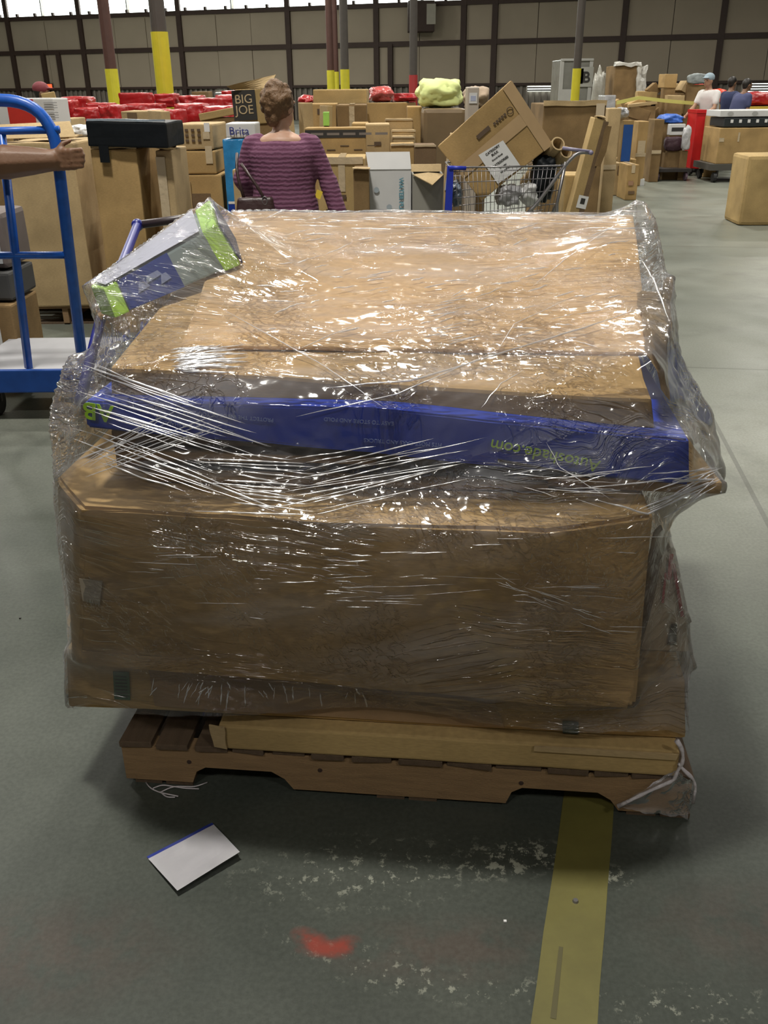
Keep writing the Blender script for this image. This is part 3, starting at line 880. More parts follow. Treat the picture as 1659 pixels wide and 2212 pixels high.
# ------------------------------------------------------------ stretch film: a membrane pulled tight over the load
def film_mat(name, haze=1.0, gloss=1.0, rough=0.09, bump=1.0):
    m = bpy.data.materials.new(name)
    m.use_nodes = True
    nt = m.node_tree
    nt.nodes.clear()
    L = nt.links.new
    out = N(nt, 'ShaderNodeOutputMaterial')
    uv = N(nt, 'ShaderNodeUVMap')
    def nz(sx, sy, rot, detail=2.0, scale=1.0, dist=0.0):
        mp = N(nt, 'ShaderNodeMapping')
        mp.inputs['Rotation'].default_value = (0, 0, rot)
        mp2 = N(nt, 'ShaderNodeMapping')
        mp2.inputs['Scale'].default_value = (sx, sy, 1)
        L(uv.outputs[0], mp.inputs[0]); L(mp.outputs[0], mp2.inputs[0])
        n = N(nt, 'ShaderNodeTexNoise', i_Scale=scale, i_Detail=detail, i_Distortion=dist)
        L(mp2.outputs[0], n.inputs['Vector'])
        return n.outputs[0]
    def mr(src, a, b_, c=0.0, d=1.0):
        x = N(nt, 'ShaderNodeMapRange', i_From_Min=a, i_From_Max=b_, i_To_Min=c, i_To_Max=d)
        L(src, x.inputs['Value'])
        return x.outputs[0]
    def mth(op, a, b_=None):
        x = N(nt, 'ShaderNodeMath', operation=op)
        for i, q in ((0, a), (1, b_)):
            if q is None: continue
            if isinstance(q, (int, float)): x.inputs[i].default_value = q
            else: L(q, x.inputs[i])
        return x.outputs[0]
    def ridge(src, w):
        """thin crease lines where the noise crosses one half"""
        return mr(mth('ABSOLUTE', mth('SUBTRACT', src, 0.5)), w, 0.0)
    r1 = mth('MULTIPLY', ridge(nz(2.2, 46, 0.10, 3.0), 0.035), mr(nz(2.2, 5, 0.0, 2), 0.5, 0.62))
    r2 = mth('MULTIPLY', ridge(nz(2.0, 40, -0.28, 3.0), 0.03), mr(nz(3, 3, 0.5, 2), 0.52, 0.62))
    r3 = mth('MULTIPLY', ridge(nz(34, 44, 0.6, 4.0, dist=0.6), 0.05), mr(nz(2.6, 3.6, 1.1, 2), 0.47, 0.6))
    soft = nz(3, 18, 0.12, 4.0)
    h = mth('ADD', mth('ADD', r1, r2), mth('ADD', mth('MULTIPLY', r3, 0.9), mth('MULTIPLY', soft, 0.3)))
    bp = N(nt, 'ShaderNodeBump', i_Strength=0.9 * bump, i_Distance=0.006)
    L(h, bp.inputs['Height'])
    tr = N(nt, 'ShaderNodeBsdfTransparent')
    tr.inputs[0].default_value = (0.955, 0.955, 0.96, 1)
    gl = N(nt, 'ShaderNodeBsdfGlossy')
    gl.inputs['Color'].default_value = (1, 1, 1, 1)
    gl.inputs['Roughness'].default_value = rough
    L(bp.outputs[0], gl.inputs['Normal'])
    df = N(nt, 'ShaderNodeBsdfDiffuse')
    df.inputs['Color'].default_value = (0.80, 0.80, 0.86, 1)
    L(bp.outputs[0], df.inputs['Normal'])
    lw = N(nt, 'ShaderNodeLayerWeight', i_Blend=0.25)
    L(bp.outputs[0], lw.inputs['Normal'])
    lw2 = N(nt, 'ShaderNodeLayerWeight', i_Blend=0.35)
    g = mth('MULTIPLY', mth('ADD', mth('MULTIPLY', lw.outputs['Fresnel'], 0.8), 0.028), gloss)
    hz = mth('ADD', mth('MULTIPLY', mth('POWER', lw2.outputs['Facing'], 3.0), 0.35 * haze),
             mth('MULTIPLY', mr(nz(1.6, 9, -0.2, 4.0), 0.48, 0.75), 0.17 * haze))
    hz = mth('ADD', hz, 0.03 * haze)
    m1 = N(nt, 'ShaderNodeMixShader'); m2 = N(nt, 'ShaderNodeMixShader')
    L(hz, m1.inputs[0]); L(tr.outputs[0], m1.inputs[1]); L(df.outputs[0], m1.inputs[2])
    L(g, m2.inputs[0]); L(m1.outputs[0], m2.inputs[1]); L(gl.outputs[0], m2.inputs[2])
    L(m2.outputs[0], out.inputs['Surface'])
    return m
FILM = film_mat('stretch_film')
FOLDM = bpy.data.materials.new('film_fold_glint')
FOLDM.use_nodes = True
_nt = FOLDM.node_tree
_nt.nodes.clear()
_o = _nt.nodes.new('ShaderNodeOutputMaterial'); _t = _nt.nodes.new('ShaderNodeBsdfTransparent'); _g = _nt.nodes.new('ShaderNodeBsdfGlossy'); _d = _nt.nodes.new('ShaderNodeBsdfDiffuse')
_g.inputs['Roughness'].default_value = .22; _g.inputs['Color'].default_value = (1, 1, 1, 1); _d.inputs['Color'].default_value = (.9, .9, .95, 1)
_a = _nt.nodes.new('ShaderNodeMixShader'); _b = _nt.nodes.new('ShaderNodeMixShader')
_a.inputs[0].default_value = .38; _b.inputs[0].default_value = .30
_nt.links.new(_t.outputs[0], _a.inputs[1]); _nt.links.new(_d.outputs[0], _a.inputs[2]); _nt.links.new(_a.outputs[0], _b.inputs[1]); _nt.links.new(_g.outputs[0], _b.inputs[2]); _nt.links.new(_b.outputs[0], _o.inputs['Surface'])
verts, faces = [], []
for vs_, fs_ in OBST:
    b_ = len(verts)
    verts += vs_
    faces += [[i + b_ for i in f] for f in fs_]
bvh = BVHTree.FromPolygons(verts, faces)
CC = LP(.6, .42, .66)
NU, NV = 460, 230
us = np.arange(NU) / NU * 2 * math.pi
dirs = np.zeros((NU, NV, 3))
axx, axy = PD, PN
for i, u in enumerate(us):
    cu, su = math.cos(u), math.sin(u)
    R = min(.70 / max(abs(cu), 1e-6), (.47 if su < 0 else .5) / max(abs(su), 1e-6))
    zb = .206 + .006 * math.sin(5 * u) + .004 * math.sin(13 * u)
    e0 = math.atan2(zb - CC.z, R)
    el = e0 + (math.pi / 2 - e0) * (np.arange(NV) / (NV - 1))
    h_ = axx * cu + axy * su
    dirs[i, :, 0] = np.cos(el) * h_.x; dirs[i, :, 1] = np.cos(el) * h_.y; dirs[i, :, 2] = np.sin(el)
robs = np.zeros((NU, NV))
for i in range(NU):
    for j in range(NV):
        d = Vector(dirs[i, j])
        hit = bvh.ray_cast(CC + d * 3, -d)
        robs[i, j] = (hit[0] - CC).length if hit[0] else .2
cc = np.array(CC)
# loose bunches of film that stand off the load
def ridge_pts(pl, n):
    out = []
    for a, b_ in zip(pl[:-1], pl[1:]):
        for k in range(n): out.append(tuple(a[i] * (1 - k / n) + b_[i] * k / n for i in range(3)))
    return out + [pl[-1]]
for (x, y, Y) in (ridge_pts([(150, 775, 1.98), (133, 820, 1.90), (115, 880, 1.86), (112, 930, 1.82), (120, 985, 1.78), (122, 1030, 1.74)], 7)
                  + ridge_pts([(1392, 441, 2.72), (1412, 475, 2.66), (1424, 530, 2.52), (1445, 640, 2.26), (1452, 760, 2.08), (1500, 830, 1.98), (1535, 900, 1.90), (1550, 970, 1.84), (1563, 1030, 1.78)], 7)
                  + [(1500, 1440, 1.66), (1487, 1340, 1.68), (205, 668, 2.0)]):
    p = pY(x, y, Y)
    v = np.array(p - CC); r = np.linalg.norm(v); v /= r
    ang = np.arccos(np.clip(dirs @ v, -1, 1))
    robs = np.maximum(robs, r * (1 - 1.2 * ang) * (ang < .03))
robs += .0105
r = robs.copy()
# start from a generous hull, then let it shrink
for _ in range(60):
    r = np.maximum(r, .5 * (np.roll(r, 3, 0) + np.roll(r, -3, 0)))
for it in range(520):
    p = dirs * r[..., None]
    h_ = .5 * (np.roll(p, 1, 0) + np.roll(p, -1, 0))
    v_ = p.copy()
    v_[:, 1:-1] = .5 * (p[:, 2:] + p[:, :-2])
    v_[:, 0] = p[:, 1]
    a_ = .72 * h_ + .28 * v_
    rn = (a_ * dirs).sum(-1)
    rn[:, 0] = (h_[:, 0] * dirs[:, 0]).sum(-1)
    r = np.maximum(rn, robs)
    r[:, -1] = r[:, -1].mean()
P0n = np.array(CC)
# creases of the film itself
for i in range(NU):
    for j in range(NV - 1):
        d = dirs[i, j]
        z = cc[2] + d[2] * r[i, j]
        k = us[i] * .75
        w = noise.noise(Vector((k * 3, z * 34 + k * 1.2, 0)))
        w2 = noise.noise(Vector((d[0] * 22, d[1] * 22, d[2] * 26)))
        pole = math.sqrt(max(0.0, 1 - d[2] ** 2))
        slack = pole * min(1.0, (r[i, j] - robs[i, j]) * 14)
        flatness = max(0.0, min(1.0, (d[2] - .35) * 4))
        q_ = P0n + d * r[i, j]
        r[i, j] += flatness * (.0022 * noise.noise(Vector((q_[0] * 9, q_[1] * 30, 1))) + .0014 * noise.noise(Vector((q_[0] * 38, q_[1] * 46, 7))))
        r[i, j] += .0008 * pole * abs(w) + .0007 * w2 * (1 + 10 * slack) + .0025 * slack * abs(noise.noise(Vector((k * 9, z * 16 - k * 5, 2))))
P = cc + dirs * r[..., None]
fv = P.reshape(-1, 3)
ff = []
for i in range(NU):
    i2 = (i + 1) % NU
    for j in range(NV - 1):
        ff.append((i * NV + j, i2 * NV + j, i2 * NV + j + 1, i * NV + j + 1))
eS = empty('stretch_film', LP(.65, .45, .21), 'glossy clear stretch film wrapped tight around the whole pallet load', 'plastic wrap')
me = bpy.data.meshes.new('film_sheet')
me.from_pydata(fv.tolist(), [], ff)
uvl = me.uv_layers.new(name='UVMap')
uvv = np.zeros((len(me.loops), 2))
arc = np.zeros((NU, NV))
arc[:, 1:] = np.cumsum(np.linalg.norm(P[:, 1:] - P[:, :-1], axis=-1), axis=1)
k = 0
uvs = []
for i in range(NU):
    for j in range(NV - 1):
        flat = dirs[i, j, 2] > .40
        for (a_, jj) in ((i, j), (i + 1, j), (i + 1, j + 1), (i, j + 1)):
            if flat:
                q_ = P[a_ % NU, jj]
                uvs += [q_[0] * PD.x + q_[1] * PD.y, q_[0] * PN.x + q_[1] * PN.y]
                continue
            uvs += [a_ / NU * 4.4, arc[a_ % NU, jj]]
uvl.data.foreach_set('uv', uvs)
me.polygons.foreach_set('use_smooth', [True] * len(me.polygons))
me.materials.append(FILM)
fo = bpy.data.objects.new('film_sheet', me)
COL.objects.link(fo)
fo.parent = eS
fo.matrix_parent_inverse = root_matrix(eS).inverted()
fbvh = BVHTree.FromPolygons([Vector(v) for v in fv.tolist()], ff)
# folds and bands as ropes of film on the sheet, some standing for highlights
def fold(pts, rad, jit=0.0, n=26, seed=0):
    path, rr = [], []
    tot = len(pts) - 1
    for i in range(n + 1):
        t = i / n * tot
        k_ = min(int(t), tot - 1)
        f = t - k_
        x = pts[k_][0] * (1 - f) + pts[k_ + 1][0] * f + jit * noise.noise(Vector((t * 3, seed, 0)))
        y = pts[k_][1] * (1 - f) + pts[k_ + 1][1] * f + jit * noise.noise(Vector((t * 3, seed, 9)))
        d = ray(x, y).normalized()
        hit = fbvh.ray_cast(CAM, d)
        if hit[0] is None: continue
        q = hit[0] - d * .0015
        if path and (q - path[-1]).length > .12: break
        path.append(q)
        e_ = min(1, 4 * min(i / n, 1 - i / n) + .15)
        rr.append(1.35 * rad * e_ * (.75 + .5 * abs(noise.noise(Vector((t * 6, seed * 2.3, 4))))))
    if len(path) < 3: return None
    return tube_bm(path, rr, 5)
rnd = random.Random(8)
FOLDS = []
# descending fan on the left, meeting near the middle
for k in range(26):
    t = k / 25
    x0, y0 = 170 + rnd.uniform(-15, 90), 770 + t * 230 + rnd.uniform(-10, 10)
    x1 = 430 + rnd.uniform(-60, 180); y1 = y0 + (x1 - x0) * rnd.uniform(.28, .42)
    FOLDS.append(([(x0, y0), (x1, y1)], rnd.uniform(.0007, .0017), 3))
for k in range(16):
    t = k / 15
    y = 985 + t * 120
    x0 = 470 + rnd.uniform(-60, 60); x1 = 640 + rnd.uniform(-60, 50)
    FOLDS.append(([(x0, y - 6 + rnd.uniform(-6, 6)), (x1, y + 8)], rnd.uniform(.0007, .0016), 2))
    x2 = 800 + rnd.uniform(-60, 260)
    FOLDS.append(([(x1, y + 6), (x2, y + 6 - (x2 - x1) * rnd.uniform(.12, .26))], rnd.uniform(.0005, .0014), 2))
for k in range(12):                      # rising bands at the left
    x0, y0 = 150 + rnd.uniform(0, 60), 985 + rnd.uniform(0, 50)
    FOLDS.append(([(x0, y0), (x0 + rnd.uniform(150, 300), y0 - rnd.uniform(60, 120))], rnd.uniform(.0005, .0012), 3))
for pts, rd in (([(470, 662), (700, 790), (830, 880)], .0011), ([(650, 752), (770, 700)], .0009), ([(700, 838), (900, 820), (1100, 757), (1250, 712), (1385, 665)], .0018),
                ([(640, 900), (860, 850), (1075, 757)], .0010), ([(1075, 757), (1110, 700), (1240, 640)], .0008),
                ([(1240, 735), (1290, 750)], .001), ([(1385, 560), (1410, 600), (1445, 690)], .002), ([(1350, 470), (1220, 560), (1150, 620)], .0009),
                ([(1040, 880), (1080, 830), (1130, 800)], .0009), ([(1290, 1080), (1400, 1110), (1550, 1040)], .0016), ([(1380, 1100), (1480, 1060), (1558, 1035)], .0016),
                ([(1410, 1060), (1560, 1010)], .0012), ([(1180, 955), (1210, 1010), (1320, 1080)], .0008)):
    FOLDS.append((pts, rd, 2))
for k in range(16):                      # streaks running to the right corner
    x0 = 1080 + rnd.uniform(0, 260); y0 = 1010 + rnd.uniform(0, 70)
    FOLDS.append(([(x0, y0), (x0 + rnd.uniform(60, 200), y0 + rnd.uniform(-40, 25))], rnd.uniform(.0004, .001), 3))
for k in range(14):                      # ropes gathered at the right corner
    x0, y0 = 1390 + rnd.uniform(0, 90), 1045 + rnd.uniform(-25, 75)
    FOLDS.append(([(x0, y0), (1540 + rnd.uniform(-10, 15), 1025 + rnd.uniform(-20, 25))], rnd.uniform(.0006, .0016), 3))
for k in range(46):                      # short streaks on the big carton's face
    x0 = 190 + rnd.uniform(0, 1150); y0 = 1140 + rnd.uniform(0, 210) + (x0 - 200) * .02
    ln = rnd.uniform(20, 120) * (1 if rnd.random() < .75 else 2)
    FOLDS.append(([(x0, y0), (x0 + ln, y0 + ln * rnd.uniform(-.09, .1))], rnd.uniform(.0003, .0008), 1.5))
for k in range(10):
    x0 = 700 + rnd.uniform(-8, 60); y0 = 1185 + k * 14
    FOLDS.append(([(x0, y0), (x0 + rnd.uniform(25, 60), y0 + rnd.uniform(-3, 3))], rnd.uniform(.0006, .0012), 1))
for k in range(14):
    x0 = 1080 + rnd.uniform(-20, 180); y0 = 1255 + (x0 - 1080) * .45 + rnd.uniform(-15, 15)
    FOLDS.append(([(x0, y0), (x0 + rnd.uniform(20, 110), y0 + rnd.uniform(8, 30))], rnd.uniform(.0004, .0009), 2))
for k in range(90):                      # glints over the top carton, put in as white ropes
    x0 = 540 + rnd.uniform(0, 800); y0 = 470 + rnd.uniform(0, 260)
    ln = rnd.uniform(12, 70)
    FOLDS.append(([(x0, y0), (x0 + ln, y0 - ln * rnd.uniform(-.05, .5))], rnd.uniform(.0008, .002), 2))
for k in range(16):                      # highlight in the middle of the top, put in as white ropes
    x0 = 930 + rnd.uniform(-20, 50); y0 = 640 + k * 7
    FOLDS.append(([(x0, y0), (x0 + rnd.uniform(25, 80), y0 - rnd.uniform(4, 22))], rnd.uniform(.0007, .0015), 1))
for k in range(44):                      # taut upper edge
    x0 = 520 + rnd.uniform(0, 760); y0 = 443 + rnd.uniform(0, 50)
    FOLDS.append(([(x0, y0), (x0 + rnd.uniform(40, 200), y0 + rnd.uniform(-3, 3))], rnd.uniform(.0006, .0015), 2))
for k in range(26):                      # highlight burst at the upper left front edge, shaped as white ropes
    y0 = 745 + rnd.uniform(0, 50)
    FOLDS.append(([(365 + rnd.uniform(0, 30), y0 + 10), (430 + rnd.uniform(0, 120), y0 - rnd.uniform(-12, 22))], rnd.uniform(.0012, .003), 3))
for k in range(34):                      # upright glints of bunched film over the lowest carton's tape, shaped as ropes
    x0 = 330 + rnd.uniform(0, 460); y0 = 1462 + (x0 - 300) * .03 + rnd.uniform(0, 25)
    FOLDS.append(([(x0, y0), (x0 + rnd.uniform(-8, 14) - (12 if x0 < 460 else 0), y0 + rnd.uniform(12, 50))], rnd.uniform(.0006, .0016), 2))
def seen(f): return f[1] * sum(math.hypot(b_[0] - a[0], b_[1] - a[1]) for a, b_ in zip(f[0][:-1], f[0][1:]))
FOLDS = [(k, f) for k, f in enumerate(FOLDS)]
FOLDS.sort(key=lambda t: -seen(t[1]))
rest = bmesh.new()
n_f = 0
for k, (pts, rd, jt) in FOLDS:
    bm = fold(pts, rd, jt, seed=k)
    if bm is None: continue
    if n_f < 290:
        bm_obj('film_fold_glint', bm, FOLDM, eS, smooth=True)
    else:
        tm = bpy.data.meshes.new('tmp'); bm.to_mesh(tm); bm.free(); rest.from_mesh(tm); bpy.data.meshes.remove(tm)
    n_f += 1
setp(bm_obj('film_crease_glint', rest, FOLDM, eS, smooth=True), kind='stuff')

# torn film bunched round the pallet's right corner
def film_patch(name, grid, nu, nv, mat, parent, amp, seed, label=None):
    """grid: four world corners bottom-left, bottom-right, top-right, top-left"""
    bm = bmesh.new(); g = {}
    uvw = bm.loops.layers.uv.new('UVMap')
    for i in range(nu + 1):
        for j in range(nv + 1):
            u, v = i / nu, j / nv
            q = lerp(lerp(grid[0], grid[1], u), lerp(grid[3], grid[2], u), v)
            nn = noise.noise_vector(Vector((u * 5 + seed, v * 5, seed))) + .5 * noise.noise_vector(Vector((u * 14 + seed, v * 9, seed)))
            g[i, j] = bm.verts.new(q + nn * amp - PN * (.006 + abs(nn.y) * amp))
    for i in range(nu):
        for j in range(nv):
            f = bm.faces.new((g[i, j], g[i + 1, j], g[i + 1, j + 1], g[i, j + 1]))
            for l, (a_, b_) in zip(f.loops, ((i, j), (i + 1, j), (i + 1, j + 1), (i, j + 1))):
                l[uvw].uv = (a_ / nu * .25, b_ / nv * .15)
    return bm_obj(name, bm, mat, parent, smooth=True, label=label)
eW = empty('torn_film', LP(1.27, 0, 0.01), 'torn wad of film caught round the right end of the pallet stringer', 'plastic wrap')
WAD = film_mat('wadded_film', haze=2.2, gloss=1.3, rough=0.14)
cr = [LP(1.15, -.012, .02), LP(1.312, -.012, .012), LP(1.318, -.012, .10), LP(1.265, -.014, .135)]
cr[0] = pf(1335, 1738, -.012); cr[1] = pf(1485, 1762, -.012); cr[2] = pf(1500, 1690, -.012); cr[3] = pf(1455, 1655, -.012)
film_patch('film_sheet', cr, 26, 18, WAD, eW, .005, 2)
WROPE = simple('white_film_rope', (.62, .58, .62), .3, var=.15, scale=40, bump=.6, bscale=60)
for pts, rd in (([(1462, 1600), (1474, 1620), (1476, 1645), (1462, 1668), (1457, 1685), (1395, 1712), (1335, 1742)], .006),
                ([(1466, 1650), (1478, 1665), (1497, 1682), (1503, 1700), (1497, 1735)], .005)):
    pth = [pf(x, y, -.022) for x, y in pts]
    pth = round_path(pth, .03, 4)
    rr = [rd * (.55 + .9 * abs(noise.noise(q * 30))) for q in pth]
    bm_obj('film_rope', tube_bm(pth, rr, 7), WROPE, eW, smooth=True, label='white twisted rope of film')
# wisps of film on the floor by the pallet
eV = empty('film_scrap', pz(360, 1708, 0), 'wispy white scrap of film on the floor by the left end of the pallet', 'plastic scrap')
for pts in (((315, 1690), (325, 1703), (345, 1712), (385, 1720)), ((345, 1712), (375, 1698), (420, 1700), (448, 1690)), ((330, 1703), (350, 1695), (400, 1703), (430, 1704)), ((345, 1710), (360, 1722), (378, 1722))):
    pth = round_path([pz(x, y, .004) for x, y in pts], .03, 4)
    bm_obj('strand', tube_bm(pth, .0016, 5), WROPE, eV, smooth=True)
# sheet of paper on the floor, blue sheet under it
cs = [pz(383, 1924, .014), pz(518, 1840, .020), pz(462, 1781, .012), pz(320, 1855, .006)]
def sheet(name, cs, mat, parent, lift=0.0, th=.0007, label=None):
    bm = bmesh.new(); g = {}
    for i in range(9):
        for j in range(9):
            u, v = i / 8, j / 8
            q = lerp(lerp(cs[0], cs[1], u), lerp(cs[3], cs[2], u), v)
            q = q + Vector((0, 0, lift + .0015 * noise.noise(Vector((u * 3, v * 3, 1))) - .006 * math.sin(u * math.pi) * math.sin(v * math.pi)))
            g[i, j] = bm.verts.new(q)
    for i in range(8):
        for j in range(8): bm.faces.new((g[i, j], g[i + 1, j], g[i + 1, j + 1], g[i, j + 1]))
    bmesh.ops.solidify(bm, geom=list(bm.faces), thickness=th)
    return bm_obj(name, bm, mat, parent, smooth=False, label=label)
eP = empty('paper_leaflet', (cs[0] + cs[2]) / 2 - Vector((0, 0, .012)), 'crumpled white folded leaflet lying on the floor in front of the pallet', 'paper')
sheet('page', cs, simple('leaflet_paper', (.68, .67, .70), .55, var=.08, scale=14), eP)
cs2 = [a + Vector((-.006, .010, -.004)) for a in cs]
sheet('back_page', cs2, simple('blue_page', (.04, .07, .42), .5), eP, label='blue page showing along the far edge')
# litter specks
for (x, y, w_, lab) in ((1091, 1993, .006, 'tiny white paper speck on the floor left of the yellow line'), (43, 1337, .006, 'small dark crumb on the floor at the left edge')):
    p = pz(x, y, .0)
    e = empty('litter_speck', p, lab, 'litter')
    box('flake', w_, w_ * .8, .003, (0, 0, .0005), WHITE if y > 1500 else INK, e, cuts=1, amp=.001)
# ------------------------------------------------------------ background cartons
PILE = []
def carton(x0, y0, x1, y1, Y, depth, label, z0=0.0, mat=None, yaw=0.0, name='carton', cat='carton', group=None, tape='v', tag=None,
           lift_from=None, amp=0.003, bevel=0.012, roll=0.0, flaps=False, prop=False, cuts=2):
    """front face covers the given pixels at world depth Y; z0 None = stands where its lower edge is seen"""
    # part of the seen width is the side face
    k_ = .75 * depth / (Y + depth)
    if x0 < -20 or x1 > 1659: pass
    elif x1 < 780: x1 -= min((829 - x1) * k_, .3 * (x1 - x0))
    elif x0 > 880: x0 += min((x0 - 829) * k_, .3 * (x1 - x0))
    a, b_ = pY(x0, (y0 + y1) / 2, Y), pY(x1, (y0 + y1) / 2, Y)
    zt = pY((x0 + x1) / 2, y0, Y).z
    zb = pY((x0 + x1) / 2, y1, Y).z if z0 is None else z0
    zb = max(zb, 0.0)
    w, h = abs(b_.x - a.x), zt - zb
    mat = mat or CB
    e = empty(name, ((a.x + b_.x) / 2, Y, zb), label, cat, group, rotz=yaw)
    if roll: e.rotation_euler = (0, roll, yaw)
    PILE.append(e)
    sd = int(x0 + y0)
    if flaps:
        t = .012
        # open box: bottom, four walls, flaps standing
        box('front_wall', w, t, h, (0, 0, 0), mat, e, amp=amp * .5, cuts=2, seed=sd)
        box('back_wall', w, t, h, (0, depth - t, 0), mat, e)
        for sx in (-1, 1):
            box('side_wall', t, depth - 2 * t, h, (sx * (w / 2 - t / 2), t, 0), mat, e)
        box('bottom', w - 2 * t, depth - 2 * t, t, (0, t, 0), mat, e)
        return e, w, h
    box('body', w, depth, h, (0, 0, 0), mat, e, bevel=min(bevel, .1 * min(w, h, depth)), cuts=cuts, amp=min(amp, .03 * w), seed=sd)
    if tape == 'v':
        box('packing_tape', .05, .003, h * .22, (0, -.005 - amp * .4, h * .77), TAPECL, e)
        box('packing_tape', .05, depth * .98, .003, (0, .01, h + .002 + amp * .4), TAPECL, e)
    elif tape == 'h':
        box('packing_tape', w * .98, .003, .055, (0, -.005 - amp * .4, h * .46), TAPECL, e)
    if tag:
        for (u, v, tw, thh, m) in tag:
            box('label', tw, .003, thh, ((u - .5) * w, -.007 - amp * .4, v * h), m, e)
    if prop and zb > .03:
        box_ = empty('carton', (e.location.x, Y + .01, 0), 'plain carton hidden beneath the visible pile', 'carton', 'cartons hidden at the bottom of the pile', rotz=yaw)
        PILE.append(box_)
        box('body', w * .94, depth * .94, zb - .003, (0, .01, 0), CB3, box_)
    return e, w, h
def crumple(name, x0, y0, x1, y1, Y, depth, mat, label, cat, group=None, z0=None, amp=.12, seed=1, prop=True, part='body', rot=0.0, boxy=.35, sub=4):
    a, b_ = pY(x0, (y0 + y1) / 2, Y), pY(x1, (y0 + y1) / 2, Y)
    zt = pY((x0 + x1) / 2, y0, Y).z
    zb = pY((x0 + x1) / 2, y1, Y).z if z0 is None else z0
    w, h = b_.x - a.x, zt - zb
    e = empty(name, ((a.x + b_.x) / 2, Y, zb), label, cat, group, rotz=rot)
    PILE.append(e)
    bm = bmesh.new()
    bmesh.ops.create_icosphere(bm, subdivisions=sub, radius=1)
    off = Vector((seed * 2.3, seed * 1.1, seed * .7))
    for v in bm.verts:
        c = v.co.copy()
        m = max(abs(c.x), abs(c.y), abs(c.z))
        q = c * (1 - boxy) + (c / m) * boxy
        q = q / (1 + boxy * .25)
        n = noise.noise(c * 1.7 + off) * amp * 1.3 + abs(noise.noise(c * 4.2 + off)) * amp * .9 - abs(noise.noise(c * 9 + off)) * amp * .4
        q *= 1 + n
        v.co = Vector((q.x * w * .5, q.y * depth * .5 + depth * .5, max(-.5 * h, q.z * h * .5) + h * .5))
    bm_obj(part, bm, mat, e, smooth=True, world_space=False)
    if prop and zb > .05:
        s_ = empty('carton', (e.location.x, Y + .05, 0), 'plain carton hidden beneath the visible pile', 'carton', 'cartons hidden at the bottom of the pile')
        PILE.append(s_)
        box('body', w * .8, depth * .8, zb - .003, (0, .02, 0), CB3, s_)
    return e, w, h
LBL = lambda u, v, w=.07, h=.05, m=None: (u, v, w, h, m or WHITE)
GR = simple('green_print', (.03, .25, .06), .5)

# left: two tall cartons on a pallet, black carton on top
e = empty('pallet', pY(140, 668, 6.35) * 1, 'wooden pallet under the two tall cartons at left', 'pallet')
e.location.z = 0
for k in range(3):
    box('stringer', .04, 1.1, .10, (-.62 + k * .62, .0, .012), WOOD, e)
for k in range(6): box('deck_board', 1.36, .12, .018, (0, k * .19, .113), WOOD, e)
for k in range(3): box('bottom_board', 1.36, .10, .012, (0, .02 + k * .45, 0), WOODD, e)
e1, w, h = carton(18, 309, 228, 642, 6.33, .75, 'leftmost tall plain carton standing on a pallet behind the blue cart', z0=.133, amp=.008, mat=CB2, tape=None, yaw=.0, cuts=5)
box('side_seam', .004, .004, h * .95, (w * .28, -.010, .02), CBIN, e1)
box('top_flap', w * .55, .30, .008, (w * .1, .15, h + .02), CB2, e1, amp=.012, cuts=3, seed=3)
slab_on('torn_flap', [Vector((-.3, .1, h + .02)), Vector((.25, .1, h + .03)), Vector((.18, .25, h + .12)), Vector((-.35, .3, h + .10))], (0, -1, .4), .006, CB2, e1).matrix_parent_inverse = Matrix()
e2, w, h = carton(213, 322, 348, 600, 6.1, .7, 'second tall carton, its top torn ragged, holding up the black carton', amp=.009, mat=CB, tape=None, cuts=5)
box('ragged_edge', w * .96, .008, .03, (0, -.004, h + .001), CB2, e2, amp=.012, cuts=7, seed=9)
e3, w, h = carton(350, 325, 398, 600, 6.15, .5, 'narrow upright carton sealed with clear film, small green mark', amp=.008, mat=CB2, tape=None, tag=[LBL(.2, .80, .03, .07, GR)])
box('clear_film', w * .55, .006, h * .96, (-.02, -.014, .01), TAPECL, e3, cuts=4, amp=.004)
box('torn_flap', w * 1.1, .22, .01, (0, -.02, h + .015), CB2, e3, cuts=4, amp=.03, seed=5)
z_ = pY(280, 322, 6.1).z
e, w, h = carton(184, 262, 383, 318, 6.05, .42, 'long glossy black carton lying on the tall torn cartons', z0=z_ + .012, mat=BLACKP, tape=None, name='black_carton', amp=.006)
e.rotation_euler = (0, .02, -.05)
box('tape_edge', w * .96, .02, .012, (0, .0, h + .0), simple('grey_tape', (.28, .33, .38), .2, bump=.4), e, cuts=5, amp=.004)
box('hanging_strip', .06, .006, .10, (-w * .3, -.004, -.09), BLACKP, e)

# symbols carton stack left of the woman
e, w, h = carton(398, 378, 500, 470, 7.1, .55, 'open carton with dark inside at the foot of the stack left of the woman', mat=CB, tape=None)
box('dark_opening', w * .5, .006, h * .18, (-.02, -.010, h * .68), CBIN, e)
box('folded_flap', w * .25, .02, h * .7, (-w * .42, -.03, .25 * h), CB2, e, amp=.004, cuts=1)
zt = pY(450, 378, 7.1).z
e, w, h = carton(398, 326, 484, 378, 7.12, .5, 'middle carton of the stack left of the woman', z0=zt + .006, mat=CB, tape=None, tag=[LBL(.8, .45, .05, .12, TAPECL)])
zt = pY(450, 326, 7.12).z
e, w, h = carton(378, 268, 478, 326, 7.14, .5, 'topmost carton of the stack left of the woman, rows of dark symbols', z0=zt + .006, mat=CB2, tape=None, tag=[LBL(.86, .70, .04, .06, WHITE), LBL(.83, .42, .05, .05, TAPECL)], yaw=-.05)
for i in range(3):
    for j in range(3):
        k = i + j
        box('printed_symbol', .024, .002, .017, (-.05 + i * .045, -.011, h * (.32 + j * .2)), INKBROWN, e)
